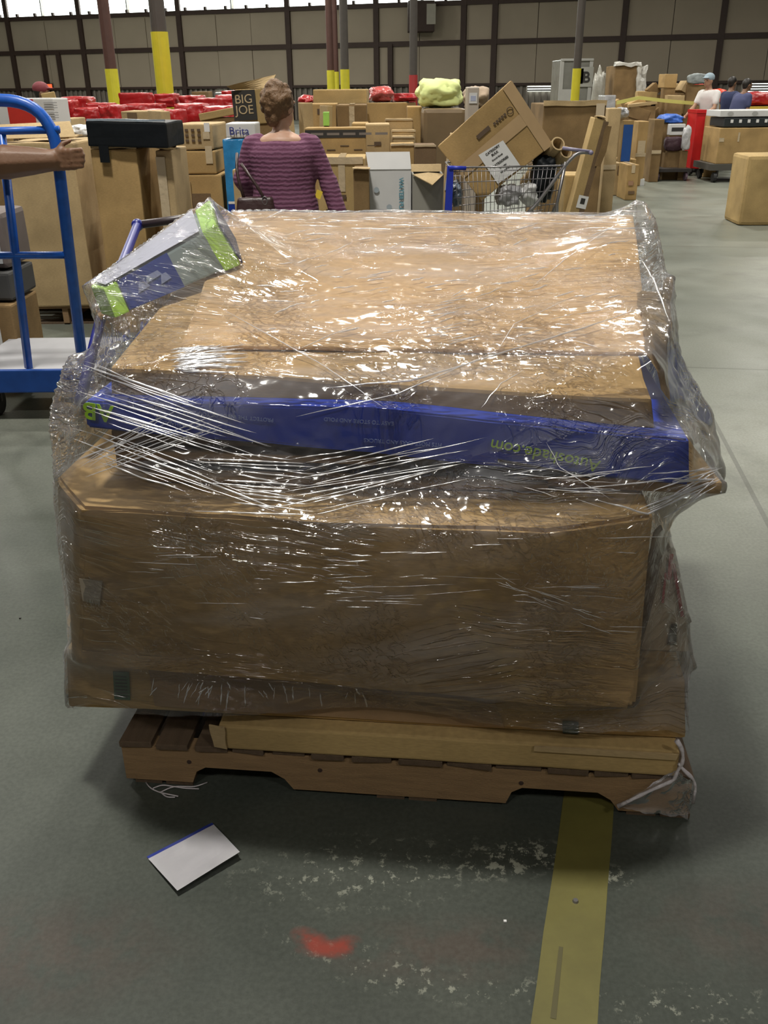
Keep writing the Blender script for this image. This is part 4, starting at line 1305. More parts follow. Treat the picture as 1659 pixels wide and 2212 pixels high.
# white and blue retail pack
e, w, h = carton(486, 300, 550, 470, 7.0, .35, 'blue shrink-wrapped pack beside the woman, under a white box', mat=simple('blue_shrink', (.03, .22, .50), .15, var=.6, scale=9, bump=.6, bscale=14), name='wrapped_pack', tape=None, cat='pack', tag=[(.5, .52, .16, .12, simple('dark_blue_band', (.01, .04, .3), .2)), (.4, .62, .12, .02, WHITE)])
z1 = pY(520, 300, 7.0).z
e, w, h = carton(488, 266, 560, 300, 7.0, .3, 'white box with blue word printed on it, just left of the woman', z0=z1 + .006, mat=WHITEBOX, name='white_box', tape=None, cat='box')
text_obj('lettering', 'Brita', .075, simple('blue_ink', (.03, .04, .22), .5), e, FRONT(-.01, -.012, h * .45), depth=.001)
e, w, h = carton(505, 366, 560, 470, 6.7, .3, 'small tan carton with marker scrawl low beside the woman', mat=CB2, tape=None)
for k, (dx, dz) in enumerate(((.02, .0), (.0, .05), (.035, .04))): box('scrawl_mark', .02, .002, .03, (dx, -.012, h * .8 + dz), INKBROWN, e)
# BIG JOE
e, w, h = carton(512, 192, 600, 268, 8.6, .5, 'tilted carton with a black square reading BIG JOE', z0=None, mat=CB4, yaw=.08, roll=-.04, prop=True, tape=None)
box('black_square', .20, .003, .24, (-.085, -.016, h * .12), INK, e)
text_obj('lettering', 'BIG\nJOE', .10, simple('card_tan_print', (.55, .42, .25), .7), e, FRONT(-.088, -.020, h * .12 + .125), depth=.001, bold=.0, spacing=.85)
slab_on('open_flap', [Vector((-w / 2, 0, h)), Vector((w / 2, 0, h)), Vector((w / 2 + .05, .1, h + .1)), Vector((-w / 2 - .05, -.12, h + .03))], (0, -1, .5), .006, CB2, e, 3, .01, 2).matrix_parent_inverse = Matrix()
# ---- red bagged goods, rows behind
rnd = random.Random(11)
REDS = [((128, 208, 182, 240), 13.5), ((150, 232, 215, 262), 12.6), ((182, 222, 228, 250), 13.2), ((100, 215, 150, 252), 13), ((252, 200, 330, 226), 14.2), ((258, 224, 345, 246), 13.4),
        ((330, 202, 372, 226), 14.45), ((384, 206, 430, 232), 14.6), ((372, 222, 440, 262), 12.9), ((420, 212, 470, 236), 14.2), ((432, 228, 500, 268), 12.4),
        ((462, 204, 520, 232), 14.9), ((475, 196, 512, 212), 16.0), ((208, 226, 250, 262), 12.0), ((300, 236, 350, 262), 12.2), ((345, 236, 385, 268), 12.0)]
RL = ['red bagged bale at the left end of the row, above the tan carton', 'red bagged bale drooping in front of the left end of the row', 'red bale just left of the red-brown column', 'darkest red bale right behind the blue cart corner',
      'boxy red bale on top, between the two nearest columns', 'red bale under the boxy one, between the two nearest columns', 'small red bale just left of the thick yellow column', 'low red bale just right of the thick yellow column',
      'large red bale right of the thick yellow column, resting lowest', 'flat red bale on the upper layer left of the woman', 'wide red bale in front, left of the tipped lettered carton', 'red bale on the upper layer next to the tipped lettered carton',
      'small far red bale with a dark slot above it', 'red bale partly behind the black carton, left', 'red bale behind the middle of the black carton', 'red bale behind the right end of the black carton']
for k, ((x0, y0, x1, y1), Y) in enumerate(REDS):
    crumple('red_bag', x0 - 4, y0 - 3, x1 + 5, y1 + 10, Y, .7, REDP, RL[k], 'bag', 'red plastic-wrapped bales', amp=.07, seed=k + 1, boxy=.88, part='wrapped_bundle')
e, w, h = crumple('red_bag', 795, 185, 852, 222, 12, .6, simple('pink_red_wrap', (.55, .10, .09), .25, var=.7, scale=6, bump=.8, bscale=10), 'red and clear wrapped lump right of the tan middle cartons', 'bag', 'red plastic-wrapped bales', amp=.22, seed=30, boxy=.4)
crumple('red_bag', 845, 200, 905, 222, 16, .8, REDP, 'dark red bale at the foot of the red-footed column', 'bag', 'red plastic-wrapped bales', amp=.12, seed=31, boxy=.7)
crumple('red_bag', 640, 205, 676, 232, 10.5, .5, REDP, 'red and white crumpled bale just right of the woman', 'bag', 'red plastic-wrapped bales', amp=.2, seed=32, boxy=.4)
crumple('red_bag', 1612, 196, 1700, 232, 20.7, .9, REDP, 'red bale at the far right edge on the yellow boards', 'bag', 'red plastic-wrapped bales', amp=.12, seed=33, boxy=.6)
crumple('red_bag', 1490, 178, 1530, 236, 19, .8, simple('bright_red_bag', (.75, .015, .012), .4, bump=.5, bscale=8), 'tall bright red sack behind the man in white', 'bag', 'red plastic-wrapped bales', amp=.08, seed=34, boxy=.5)
crumple('red_bag', 1548, 190, 1575, 225, 20.5, .6, simple('orange_red_bag', (.75, .06, .02), .4), 'orange-red sack between the man in white and the two men', 'bag', 'red plastic-wrapped bales', amp=.08, seed=35, boxy=.4)
# odd cartons in the left background
carton(92, 200, 132, 218, 11.2, .4, 'small open tan carton perched above the red bales at left', z0=None, mat=CB4, prop=True, tape=None, yaw=.3, roll=-.15)
carton(128, 256, 166, 272, 10.2, .5, 'tan carton edge under the drooping red bale', z0=0, mat=CB2, tape=None)
e, w, h = carton(-60, 213, 118, 272, 8.2, .4, 'white printed carton with a red panel behind the blue cart handle', z0=None, mat=WHITEBOX, name='white_carton', prop=True, tape=None)
box('red_panel', .22, .004, h * .95, (.07, -.012, h * .02), simple('red_print', (.5, .03, .02), .45, var=.2), e)
for k in range(9):
    for sx, ww in ((-.18, .12), (.32, .11), (-.36, .1)):
        if k % 4 != 1: box('print_line', ww, .002, .006, (sx, -.013, h * (.1 + .09 * k)), simple('pale_print', (.35, .35, .36), .6), e)
e, w, h = carton(10, 290, 90, 314, 7.6, .4, 'low tan carton printed BOX behind the cart crossbar', z0=None, mat=CB, prop=True, tape=None)
text_obj('lettering', 'BOX', .075, INKBROWN, e, FRONT(.05, -.014, h * .5), depth=.001, bold=.002)
e, w, h = carton(84, 290, 118, 312, 7.4, .3, 'small white carton behind the cart post', z0=None, mat=WHITEBOX, prop=True, tape=None, name='white_carton')
crumple('clear_bag', 136, 270, 186, 300, 7.3, .35, simple('milky_plastic', (.75, .75, .75), .2, bump=.6, bscale=20), 'bunched white plastic with pale blue label on the left cartons', 'plastic bag', amp=.2, seed=8, z0=None)
e, w, h = carton(262, 240, 350, 262, 9.6, .5, 'open tan carton tray behind the black carton', z0=None, mat=CB2, prop=True, tape=None)
box('dark_opening', w * .3, .004, h * .7, (-.05, -.014, h * .15), CBIN, e)
carton(348, 240, 378, 275, 8.6, .4, 'torn carton corner at the right end of the black carton', mat=CB2, tape=None, yaw=.5)
carton(414, 198, 456, 212, 17, .6, 'small brown carton on top of the red bales left of the woman', z0=None, mat=CB3, prop=True, tape=None)
e, w, h = carton(430, 238, 520, 254, 9.8, .3, 'long thin tan carton slanting over the red bales', z0=None, mat=CB4, prop=True, tape=None, roll=-.16)

# ---- middle
carton(676, 193, 792, 226, 10.2, .6, 'clean tan carton on top, right of the woman', z0=None, mat=CB4, prop=True, tape=None, yaw=-.03)
carton(662, 224, 730, 262, 9.6, .5, 'tan carton with a small brown mark right of the woman', z0=0, mat=CB, tape=None, tag=[LBL(.45, .93, .05, .05, INKBROWN)])
carton(728, 226, 792, 266, 9.4, .5, 'dark brown carton under the clean tan one', z0=0, mat=CB3, tape='v')
carton(792, 222, 880, 262, 10.0, .6, 'long brown carton beside the lime green bag', z0=0, mat=CB, tape=None)
carton(880, 230, 912, 300, 9.6, .5, 'carton sealed with film, left of the rounded brown tub', mat=CB, tape=None)
for k, (x0, y0, x1, y1, Y, lab) in enumerate(((636, 230, 655, 272, 8.8, 'slim crumpled upright carton nearest the woman'), (655, 222, 680, 272, 8.6, 'slim folded carton standing right of the woman'), (688, 228, 702, 268, 8.3, 'narrow film-covered upright carton right of the woman'))):
    carton(x0, y0, x1, y1, Y, .2, lab, mat=CB2, tape=None, yaw=.4, roll=.06 * (k - 1))
e, w, h = carton(698, 242, 712, 272, 8.1, .12, 'small green and white box standing among the cartons right of the woman', z0=None, mat=simple('green_white_box', (.3, .6, .12), .35, var=.5), prop=True, tape=None, name='green_box', cat='box')
e, w, h = carton(662, 276, 792, 470, 7.9, .5, 'wide carton with a black stripe along its top, right of the woman', mat=CB, tape=None, cuts=4)
box('black_stripe', w * .99, .003, .06, (0, -.012, h - .075), INK, e)
for k in range(5): box('stripe_print', .10, .002, .018, (-w * .3 + k * .13, -.015, h - .055), simple('dim_print', (.2, .17, .15), .6), e)
for k in range(5):
    box('small_print', .07, .002, .008, (-w * .3 + k * .11, -.012, h - .14 - .03 * (k % 2)), INKBROWN, e)
e, w, h = carton(688, 342, 790, 470, 7.2, .5, 'taped tan carton with smudged print beside the woman\'s hand', mat=CB4, tape='v', cuts=4)
box('packing_tape', w * .9, .004, .05, (0, -.012, h - .04), TAPECL, e, amp=.003, cuts=3)
for k in range(5): box('smudged_print', .035, .002, .03, (-w * .3 + (k % 3) * .12, -.012, h * (.62 + .1 * (k // 3))), INKBROWN, e)
e, w, h = carton(764, 366, 798, 470, 6.8, .35, 'half-folded carton left of the white open carton', mat=CB3, tape=None)
box('top_flap', w * 1.1, .1, .006, (0, -.05, h + .005), CB2, e, amp=.004, cuts=2)
e, w, h = carton(790, 268, 842, 400, 8.4, .4, 'tall tan carton with a printed crest, behind the white open carton', mat=CB2, tape=None)
box('printed_crest', .06, .002, .03, (0, -.012, h * .86), INKBROWN, e)
carton(760, 266, 796, 330, 8.8, .4, 'carton with a dark band, between the striped one and the crest one', mat=CB, tape=None, tag=[LBL(.5, .93, .15, .05, INK)])
for k, (x0, y0, x1, y1, Y, mm, lab) in enumerate(((832, 258, 892, 282, 9.2, CB2, 'upper flattened carton in the centre pile, with a pale edge'), (846, 282, 898, 296, 8.9, CB2, 'thin carton sheet under the upper flattened one'),
                                     (848, 296, 896, 312, 8.6, CB2, 'third carton down in the centre pile'), (844, 312, 896, 400, 8.0, CB, 'squarish carton behind the open white carton, right of its flap'), (893, 314, 942, 400, 7.9, CBIN, 'carton with a torn pale rim, beside the leaning tube box'))):
    e, w, h = carton(x0, y0, x1, y1, Y, .35, lab, z0=0, mat=mm, tape=None)
    box('pale_edge', w * .98, .02, .015, (0, -.012, h - .01), TAPECL, e, amp=.005, cuts=3, seed=k)
# brown tub
e, w, h = carton(910, 234, 1006, 300, 9.0, .6, 'rounded brown tub with a rolled rim under the lime bag', mat=simple('brown_tub', (.20, .14, .075), .5, var=.15), name='storage_tub', cat='tub', tape=None, bevel=.09)
# lime bag
crumple('lime_bag', 900, 166, 1006, 236, 9.03, .55, simple('lime_fabric', (.70, .78, .32), .7, var=.08, scale=4, bump=.5, bscale=7), 'big pale lime green cloth bundle on top of the brown tub', 'bag', amp=.20, seed=6, boxy=.35, z0=None, prop=False)
crumple('paper_bundle', 1005, 184, 1062, 236, 9.6, .5, simple('brown_paper', (.35, .26, .18), .7, bump=.5, bscale=8), 'crumpled brown paper bundle right of the lime bundle', 'bundle', amp=.2, seed=15, boxy=.3)
e, w, h = carton(1006, 188, 1034, 262, 8.7, .2, 'slim pale upright carton with a white label right of the lime bundle', z0=0, mat=simple('dusty_pale_card', (.48, .42, .36), .6), tape=None)
box('label', .07, .003, .085, (.0, -.014, h - .13), WHITE, e)
box('label_print', .045, .002, .04, (.0, -.017, h - .11), simple('pale_blue_print', (.45, .5, .68), .5), e)
# leaning tube box
e, w, h = carton(930, 286, 948, 400, 7.6, .1, 'slim leaning carton tube with a white label, behind the tipped big carton', mat=CB2, tape=None, roll=.13)
box('label', w * .9, .003, .13, (0, -.012, h - .20), WHITE, e)
box('label', w * .6, .003, .09, (0, -.012, h - .42), simple('pale_blue_print', (.45, .5, .68), .5), e)
# white open carton and its neighbour
e, w, h = carton(797, 366, 888, 470, 7.0, .42, 'white open carton with blue print and a raised flap', mat=WHITEBOX, name='white_carton', tape=None, flaps=True)
slab_on('raised_flap', [Vector((-w / 2, 0, h)), Vector((w / 2, 0, h)), Vector((w / 2 - .01, .05, h + .115)), Vector((-w / 2 - .02, .05, h + .115))], (0, -1, .2), .006, WHITEBOX, e).matrix_parent_inverse = Matrix()
M = frame_on((w * .26, -.012, h - .18), (0, 0, -1), (1, 0, 0))
text_obj('lettering', 'WATER PUR', .045, simple('teal_ink', (.12, .3, .38), .5), e, M, depth=.001, bold=.001)
M2 = [(-w * .32, h - .14), (-w * .02, h - .26)]
for mx, mz in M2:
    bm = bmesh.new()
    bmesh.ops.create_cone(bm, cap_ends=True, segments=16, radius1=.02, radius2=.02, depth=.002, matrix=Matrix.Translation((mx, -.012, mz)) @ Matrix.Rotation(math.pi / 2, 4, 'X'))
    bm_obj('printed_emblem', bm, simple('grey_blue_ink', (.35, .4, .44), .6), e, world_space=False)
e, w, h = carton(889, 378, 958, 470, 6.9, .36, 'grey-sided open carton with a pale flap hanging over its front', mat=simple('grey_card', (.26, .25, .22), .6), name='carton', tape=None, flaps=True)
slab_on('hanging_flap', [Vector((-w / 2, -.01, h)), Vector((0.02, -.2, h - .055)), Vector((w / 2, -.01, h)), Vector((0.0, .02, h + .01))], (0, -.4, 1), .006, CB2, e).matrix_parent_inverse = Matrix()
slab_on('raised_flap', [Vector((-w / 2, .3, h)), Vector((w / 2, .3, h)), Vector((w / 2, .34, h + .05)), Vector((-w / 2, .34, h + .05))], (0, -1, 0), .006, CB2, e).matrix_parent_inverse = Matrix()
# ---- right of centre
e, w, h = carton(1150, 224, 1302, 420, 10.5, .9, 'large deep-brown carton with a rounded top behind the cart', mat=CB3, tape=None, cuts=4)
box('top_edge', w, .03, .05, (0, -.02, h - .02), CB2, e, amp=.008, cuts=4)
box('label', .09, .003, .14, (w * .40, -.022, h - .14), simple('pale_label', (.55, .45, .32), .5), e)
e, w, h = carton(1296, 234, 1334, 420, 11.6, .35, 'clean tall tan carton standing right of the large deep-brown one', mat=CB2, tape='h')
e, w, h = carton(1206, 250, 1242, 440, 8.6, .35, 'leaning torn carton with a gaping dark side, behind the cart handle', mat=CB4, tape=None, roll=.20)
box('dark_side', w * .45, .006, h * .75, (w * .52, -.010, h * .24), CBIN, e)
box('torn_flap', .05, .01, .34, (w * .85, -.03, h - .38), CB3, e, amp=.02, cuts=4)
box('torn_flap', w * .7, .2, .01, (0, -.02, h), CB2, e, amp=.03, cuts=4)
box('label', .09, .003, .11, (w * .35, -.02, h * .40), WHITE, e)
box('label_mark', .04, .002, .05, (w * .35, -.024, h * .43), INK, e)
carton(1206, 378, 1262, 470, 8.8, .4, 'golden carton low behind the cart handle', mat=CB4, tape=None)
e, w, h = carton(1278, 372, 1316, 432, 13, .4, 'small brown carton with two white labels near the aisle', mat=CB, tape=None, tag=[LBL(.2, .35, .05, .2), LBL(.62, .4, .09, .26)])
carton(1290, 332, 1300, 380, 12.6, .3, 'narrow pale carton slip above the one with two labels', mat=CB2, tape=None)
e, w, h = carton(1342, 356, 1378, 430, 13.6, .5, 'tan carton with a hand hole standing at the aisle edge', mat=CB, tape='v')
box('hand_hole', .09, .004, .04, (0, -.014, h * .18), CBIN, e)
box('shipping_label', .07, .003, .06, (-.02, -.014, h * .42), simple('smudge_label', (.35, .2, .12), .6), e)
e, w, h = carton(1312, 352, 1340, 425, 14.2, .5, 'carton with an open dark top corner, just left of the hand-hole carton', mat=CB2, tape=None)
box('dark_opening', w * .6, .004, .12, (.05, -.014, h - .16), CBIN, e)
carton(1300, 344, 1372, 400, 15.2, .5, 'wide tan carton behind the hand-hole carton', mat=CB, tape=None)
e, w, h = carton(1370, 338, 1410, 386, 17, .6, 'plain tan carton with a lifted flap at the far end of the aisle edge', mat=CB, tape=None)
box('raised_flap', w * .7, .01, .10, (0, 0, h), CB2, e, amp=.01, cuts=2)
carton(1378, 386, 1392, 405, 15.6, .25, 'small grey-white box on the floor at the aisle edge', mat=WHITEBOX, tape=None, name='white_box', cat='box')
e, w, h = carton(1333, 260, 1366, 344, 15, .4, 'tall tan carton with a big blue panel', mat=CB, tape=None)
box('blue_panel', w * .86, .004, h * .52, (0, -.014, h * .42), simple('mid_blue_print', (.02, .09, .34), .4, var=.2), e)
carton(1366, 262, 1398, 344, 15.6, .4, 'film-covered carton right of the blue panel one', mat=CB, tape='h', tag=[LBL(.5, .5, .12, .2, TAPECL)])
carton(1402, 258, 1432, 332, 16.2, .4, 'darker tall carton at the end of that row, by the purple cart', mat=CB3, tape='h')
e, w, h = carton(1296, 206, 1330, 236, 12.4, .4, 'crumpled silver film on top of the large deep-brown carton', z0=None, mat=simple('silver_film', (.45, .45, .47), .15, var=.7, scale=12, bump=.9, bscale=20), name='film_bundle', cat='plastic wrap', prop=True, tape=None, amp=.02)
crumple('film_bundle', 1330, 232, 1362, 258, 15.02, .4, MATS['silver_film'], 'shiny silver film spilling over the blue-panel carton', 'plastic wrap', amp=.25, seed=41, z0=None, prop=False)
# wrapped loads standing behind
e, w, h = carton(1196, 128, 1278, 235, 14.5, .8, 'grey film-wrapped load with white papers and a letter B sheet', mat=simple('grey_wrap', (.20, .20, .18), .25, var=.35, scale=6, bump=.6, bscale=12), name='wrapped_load', cat='wrapped load', tape=None)
box('paper', .24, .004, .36, (-w * .25, -.02, h - .75), simple('dim_paper', (.42, .42, .40), .5), e)
box('paper', .14, .004, .2, (w * .05, -.02, h - .32), MATS['dim_paper'], e)
box('corner_post', .05, .03, h * .5, (-w * .48, -.01, h * .5), MATS['dim_paper'], e)
box('corner_post', .05, .03, h * .5, (w * .44, -.01, h * .5), MATS['dim_paper'], e)
box('letter_sheet', .2, .004, .26, (w * .30, -.02, h - .36), simple('sheet_grey', (.36, .36, .33), .5), e)
text_obj('lettering', 'B', .2, INK, e, FRONT(w * .30, -.027, h - .24), depth=.001, bold=.004)
box('top_cap', w, .1, .03, (0, -.02, h - .02), MATS['dim_paper'], e)
e, w, h = carton(1312, 142, 1378, 225, 20.2, .8, 'dark brown carton draped in milky torn film', mat=CB3, name='carton', tape=None)
MILKY = simple('torn_milky_film', (.55, .54, .50), .3, var=.35, scale=8, bump=.8, bscale=14)
box('film_drape', w * 1.06, .25, .06, (.02, -.04, h - .01), MILKY, e, amp=.04, cuts=6, seed=2)
box('film_drape', .10, .10, .52, (w * .52, -.04, h - .52), MILKY, e, amp=.04, cuts=6, seed=4)
box('film_drape', .10, .10, .5, (w * .78, .1, h - .5), MILKY, e, amp=.05, cuts=6, seed=8)
crumple('film_bundle', 1284, 140, 1312, 216, 20.3, .4, simple('dull_film', (.30, .29, .25), .3, var=.4, scale=9, bump=.7), 'tall tongue of dull film left of the draped carton', 'plastic wrap', amp=.2, seed=43, z0=0, prop=False)
# heap of flattened cardboard
rnd = random.Random(5)
HL = ['lying flat at the bottom left of the heap', 'leaning left, just above the blue-panel carton', 'dark and steep in the middle of the heap', 'pale, propped near the top of the heap', 'folded, right under the yellow band', 'lying over the yellow band at right',
      'standing alone above the heap against the wall', 'bent, at the right end of the heap', 'crushed and dark behind the band', 'pale and open, topmost at the right of the heap', 'thin and level across the heap', 'steep at the left end of the heap', 'small and tan beside the plaid bundle', 'dim, tucked behind the middle of the heap']
HP = [(1345, 232, 1400, 258, .3, CB3), (1362, 212, 1405, 245, -.5, CB), (1385, 225, 1412, 262, .9, CB3), (1368, 198, 1420, 212, .05, CB4), (1400, 210, 1440, 226, -.2, CB), (1432, 206, 1478, 219, .02, CB2),
      (1425, 160, 1462, 190, .02, CB), (1448, 215, 1490, 245, .4, CB), (1400, 180, 1432, 204, -.7, CB3), (1432, 180, 1488, 212, .05, CB2), (1350, 222, 1420, 229, -.1, CB2), (1336, 212, 1352, 248, -.5, CB), (1462, 176, 1490, 200, .5, CB2), (1415, 236, 1450, 262, .15, CB3)]
for k, (x0, y0, x1, y1, rl, mm) in enumerate(HP):
    carton(x0, y0, x1, y1, 18.3 + .22 * (k % 5), .45, 'crushed carton ' + HL[k], z0=None, mat=mm, tape=None, roll=rl, prop=True, amp=.03, group='crushed cartons in the heap by the aisle')
e = empty('yellow_strap', pY(1420, 228, 18.1), 'long pale yellow band stretched across the cardboard heap', 'strap')
pts_ = [pY(x, y, 18.1) for x, y in ((1332, 226), (1380, 215), (1440, 222), (1512, 228))]
bm = bmesh.new(); vs_ = []
for p in pts_:
    vs_.append([bm.verts.new(p + Vector((0, dy, dz))) for dy, dz in ((0, 0), (0, .06), (.02, .06), (.02, 0))])
for i in range(3):
    for k in range(4): bm.faces.new((vs_[i][k], vs_[i + 1][k], vs_[i + 1][(k + 1) % 4], vs_[i][(k + 1) % 4]))
bm.faces.new(vs_[0]); bm.faces.new(vs_[-1][::-1])
bm_obj('band', bm, simple('yellow_band', (.55, .52, .15), .4), e)
crumple('plaid_bundle', 1484, 158, 1536, 182, 18.6, .6, simple('grey_plaid', (.25, .28, .28), .7, var=.8, scale=9), 'grey striped bundle on top of the tall red sack', 'bundle', amp=.12, seed=51, boxy=.3)
e, w, h = carton(1434, 268, 1480, 292, 16.6, .5, 'white appliance box with a dark mark in the purple cart', z0=None, mat=WHITEBOX, name='white_box', cat='box', prop=True, tape=None, tag=[LBL(.5, .35, .2, .06, INK)])
crumple('blue_sheet', 1430, 246, 1484, 268, 16.7, .5, simple('blue_tarp', (.03, .12, .5), .4, bump=.6), 'crumpled blue plastic sheet above the white appliance box', 'plastic sheet', amp=.2, seed=52)
crumple('dark_bag', 1436, 292, 1482, 330, 16.55, .5, simple('dark_maroon', (.05, .02, .03), .5, bump=.4), 'dark maroon sack in the low cart at the aisle end', 'bag', amp=.1, seed=53, z0=None)
crumple('clear_bag', 1474, 272, 1494, 326, 16.45, .35, MATS['silver_film'], 'crinkled clear bag between the dark sack and the red bin', 'plastic bag', amp=.2, seed=54)
e, w, h = carton(1490, 240, 1522, 338, 17.3, .5, 'tall red bin the man in white is pushing', z0=.12, mat=simple('red_bin', (.50, .012, .016), .4, var=.3, scale=4), name='red_bin', cat='bin', tape=None)
box('rim', w * 1.05, .54, .05, (0, -.02, h - .03), MATS['red_bin'], e)
for sx in (-1, 1):
    for sy in (.06, .42):
        bm = bmesh.new()
        bmesh.ops.create_cone(bm, cap_ends=True, segments=12, radius1=.06, radius2=.06, depth=.03, matrix=Matrix.Translation((sx * w * .4, sy, -.06)) @ Matrix.Rotation(math.pi / 2, 4, 'Y'))
        bm_obj('wheel', bm, RUBBER, e, world_space=False)
# low cart under those bags
e = empty('low_cart', pY(1458, 340, 16.3), 'low dark metal cart with purple tint at the aisle end', 'cart')
e.location.z = 0
box('deck', .62, .8, .05, (0, 0, .15), DARKMETAL, e)
for sx in (-1, 1):
    for sy in (.08, .7):
        bm = bmesh.new()
        bmesh.ops.create_cone(bm, cap_ends=True, segments=12, radius1=.075, radius2=.075, depth=.035, matrix=Matrix.Translation((sx * .24, sy, .075)) @ Matrix.Rotation(math.pi / 2, 4, 'Y'))
        bm_obj('wheel', bm, simple('purple_grey_wheel', (.12, .08, .11), .5), e, world_space=False)
# right: dolly with cartons
Yd = 16.0
e = empty('platform_dolly', (pY(1600, 380, Yd).x, Yd, 0), 'low grey platform dolly carrying the long carton at right', 'dolly')
wdl = 1.35
xl = pY(1532, 380, Yd).x - e.location.x
box('deck', wdl, .9, .10, (xl + wdl / 2, 0, .19), simple('dark_deck', (.08, .075, .065), .6), e)
for sx in (.1, wdl - .12):
    for sy in (.06, .8):
        bm = bmesh.new()
        bmesh.ops.create_cone(bm, cap_ends=True, segments=14, radius1=.08, radius2=.08, depth=.05, matrix=Matrix.Translation((xl + sx, sy, .08)) @ Matrix.Rotation(math.pi / 2, 4, 'Y'))
        bm_obj('wheel', bm, RUBBER, e, world_space=False)
        box('caster_fork', .03, .05, .1, (xl + sx + .045, sy - .02, .09), DARKMETAL, e)
e, w, h = carton(1550, 276, 1700, 366, Yd + .05, .8, 'long scuffed tan carton on the platform dolly', z0=.29, mat=CB, tape=None, tag=[LBL(.78, .62, .07, .12), LBL(.28, .62, .03, .14, TAPECL), LBL(.04, .62, .08, .06, TAPECL)], cuts=4)
zt = pY(1600, 276, Yd + .05).z
e, w, h = carton(1564, 254, 1700, 276, Yd + .1, .7, 'black carton with small white icons, between the tan and white ones', z0=zt + .012, mat=simple('black_card', (.02, .025, .028), .5), name='black_carton', tape=None)
for k in range(6): box('printed_icon', .045, .003, .05, (-w * .38 + k * .14, -.012, h * .45), WHITE, e)
zt = pY(1600, 254, Yd + .1).z
e, w, h = carton(1556, 238, 1700, 254, Yd + .1, .7, 'flat white carton on top of the dolly stack', z0=zt + .012, mat=WHITEBOX, name='white_carton', tape=None)
for k in range(2):
    bm = bmesh.new()
    bmesh.ops.create_cone(bm, cap_ends=True, segments=16, radius1=.05, radius2=.05, depth=.003, matrix=Matrix.Translation((-w * .35 + k * .4, -.013, h * .5)) @ Matrix.Diagonal((1, 1, .6, 1)) @ Matrix.Rotation(math.pi / 2, 4, 'X'))
    bm_obj('printed_emblem', bm, simple('grey_print', (.38, .38, .37), .5), e, world_space=False)
carton(1517, 250, 1556, 358, 17.0, .5, 'tall narrow tan carton left of the dolly', mat=CB, tape='h', cuts=3)
carton(1606, 336, 1720, 497, 10.9, .6, 'nearest pale tan carton at the right edge, standing on the floor alone', mat=CB4, tape=None, cuts=4, bevel=.04, yaw=-.06)
carton(1612, 230, 1720, 238, 20.6, .6, 'yellow boards under the red bale at the right edge', z0=None, mat=simple('yellow_board', (.6, .42, .06), .5), name='yellow_board', cat='board', prop=True, tape=None)

# ---------------------------------------------------------------- shopping cart with the tipped carton
Yc = 6.8
SC = empty('shopping_cart', (pY(1100, 400, Yc).x, Yc + .25, 0), 'grey wire shopping cart with a blue corner post, loaded behind the wrapped pallet', 'shopping cart')
BLUEPL = simple('cobalt_plastic', (.015, .035, .42), .4)
def cpt(x, y, dy=0.0): return pY(x, y, Yc + dy)
def wire(name, pts, r, mat, smooth=True, seg=6, par=None):
    return bm_obj(name, tube_bm(pts, r, seg), mat, par or SC, smooth=smooth)
tl_, tr_ = cpt(973, 362), cpt(1222, 358)
bl_, br_ = Vector((tl_.x + .06, Yc + .03, .52)), Vector((tr_.x - .05, Yc + .03, .62))
DD = Vector((0, .5, 0))
for q0, q1 in ((tl_, tr_), (tl_ + DD, tr_ + DD), (tl_, tl_ + DD), (tr_, tr_ + DD)):
    wire('rim_wire', [q0, q1], .007, CHROME)
for t in (.06, .22, .45, .7, .98):
    wire('basket_wire', [lerp(tl_, bl_, t), lerp(tr_, br_, t)], .0035, CHROME)
    wire('basket_wire', [lerp(tl_, bl_, t) + DD, lerp(tr_, br_, t) + DD], .0035, CHROME)
for i in range(1, 26):
    t = i / 26
    wire('basket_wire', [lerp(tl_, tr_, t), lerp(bl_, br_, t)], .0025, CHROME, seg=4)
    if i % 2: wire('basket_wire', [lerp(tl_, tr_, t) + DD, lerp(bl_, br_, t) + DD, ], .0025, CHROME, seg=4)
    wire('basket_wire', [lerp(bl_, br_, t), lerp(bl_, br_, t) + DD * .95], .0025, CHROME, seg=4)
bm = hex_bm([bl_ + Vector((-.10, -.015, .0)), bl_ + Vector((-.045, -.015, 0)), bl_ + Vector((-.045, .02, 0)), bl_ + Vector((-.10, .02, 0)),
             tl_ + Vector((-.022, -.012, .01)), tl_ + Vector((.022, -.012, .01)), tl_ + Vector((.022, .02, .01)), tl_ + Vector((-.022, .02, .01))])
bm_obj('corner_post', bm, BLUEPL, SC, label='cobalt blue plastic corner post')
wire('rim_cap', [tl_ + Vector((-.01, -.01, 0)), tl_ + Vector((.11, -.01, -.005))], .014, BLUEPL, seg=8)
for dy in (0, .5):
    wire('frame_tube', round_path([cpt(1130, 470, dy) - Vector((0, 0, .0)), cpt(1160, 440, dy), cpt(1228, 348, dy), cpt(1250, 328, dy), cpt(1277, 330, dy)], .05), .013, CHROME, seg=8)
    wire('frame_tube', round_path([cpt(1130, 470, dy), Vector((cpt(1130, 470).x - .05, Yc + dy, .16)), Vector((tl_.x + .12, Yc + dy, .14))], .06), .013, CHROME, seg=8)
    wire('back_tube', [cpt(1222, 350, dy), cpt(1203, 440, dy), Vector((br_.x + .02, Yc + dy, .5))], .012, CHROME, seg=8)
    for cx_ in (tl_.x + .16, br_.x - .02):
        bm = bmesh.new()
        bmesh.ops.create_cone(bm, cap_ends=True, segments=16, radius1=.06, radius2=.06, depth=.03, matrix=Matrix.Translation((cx_, Yc + dy, .06)) @ Matrix.Rotation(math.pi / 2, 4, 'X'))
        bm_obj('wheel', bm, RUBBER, SC)
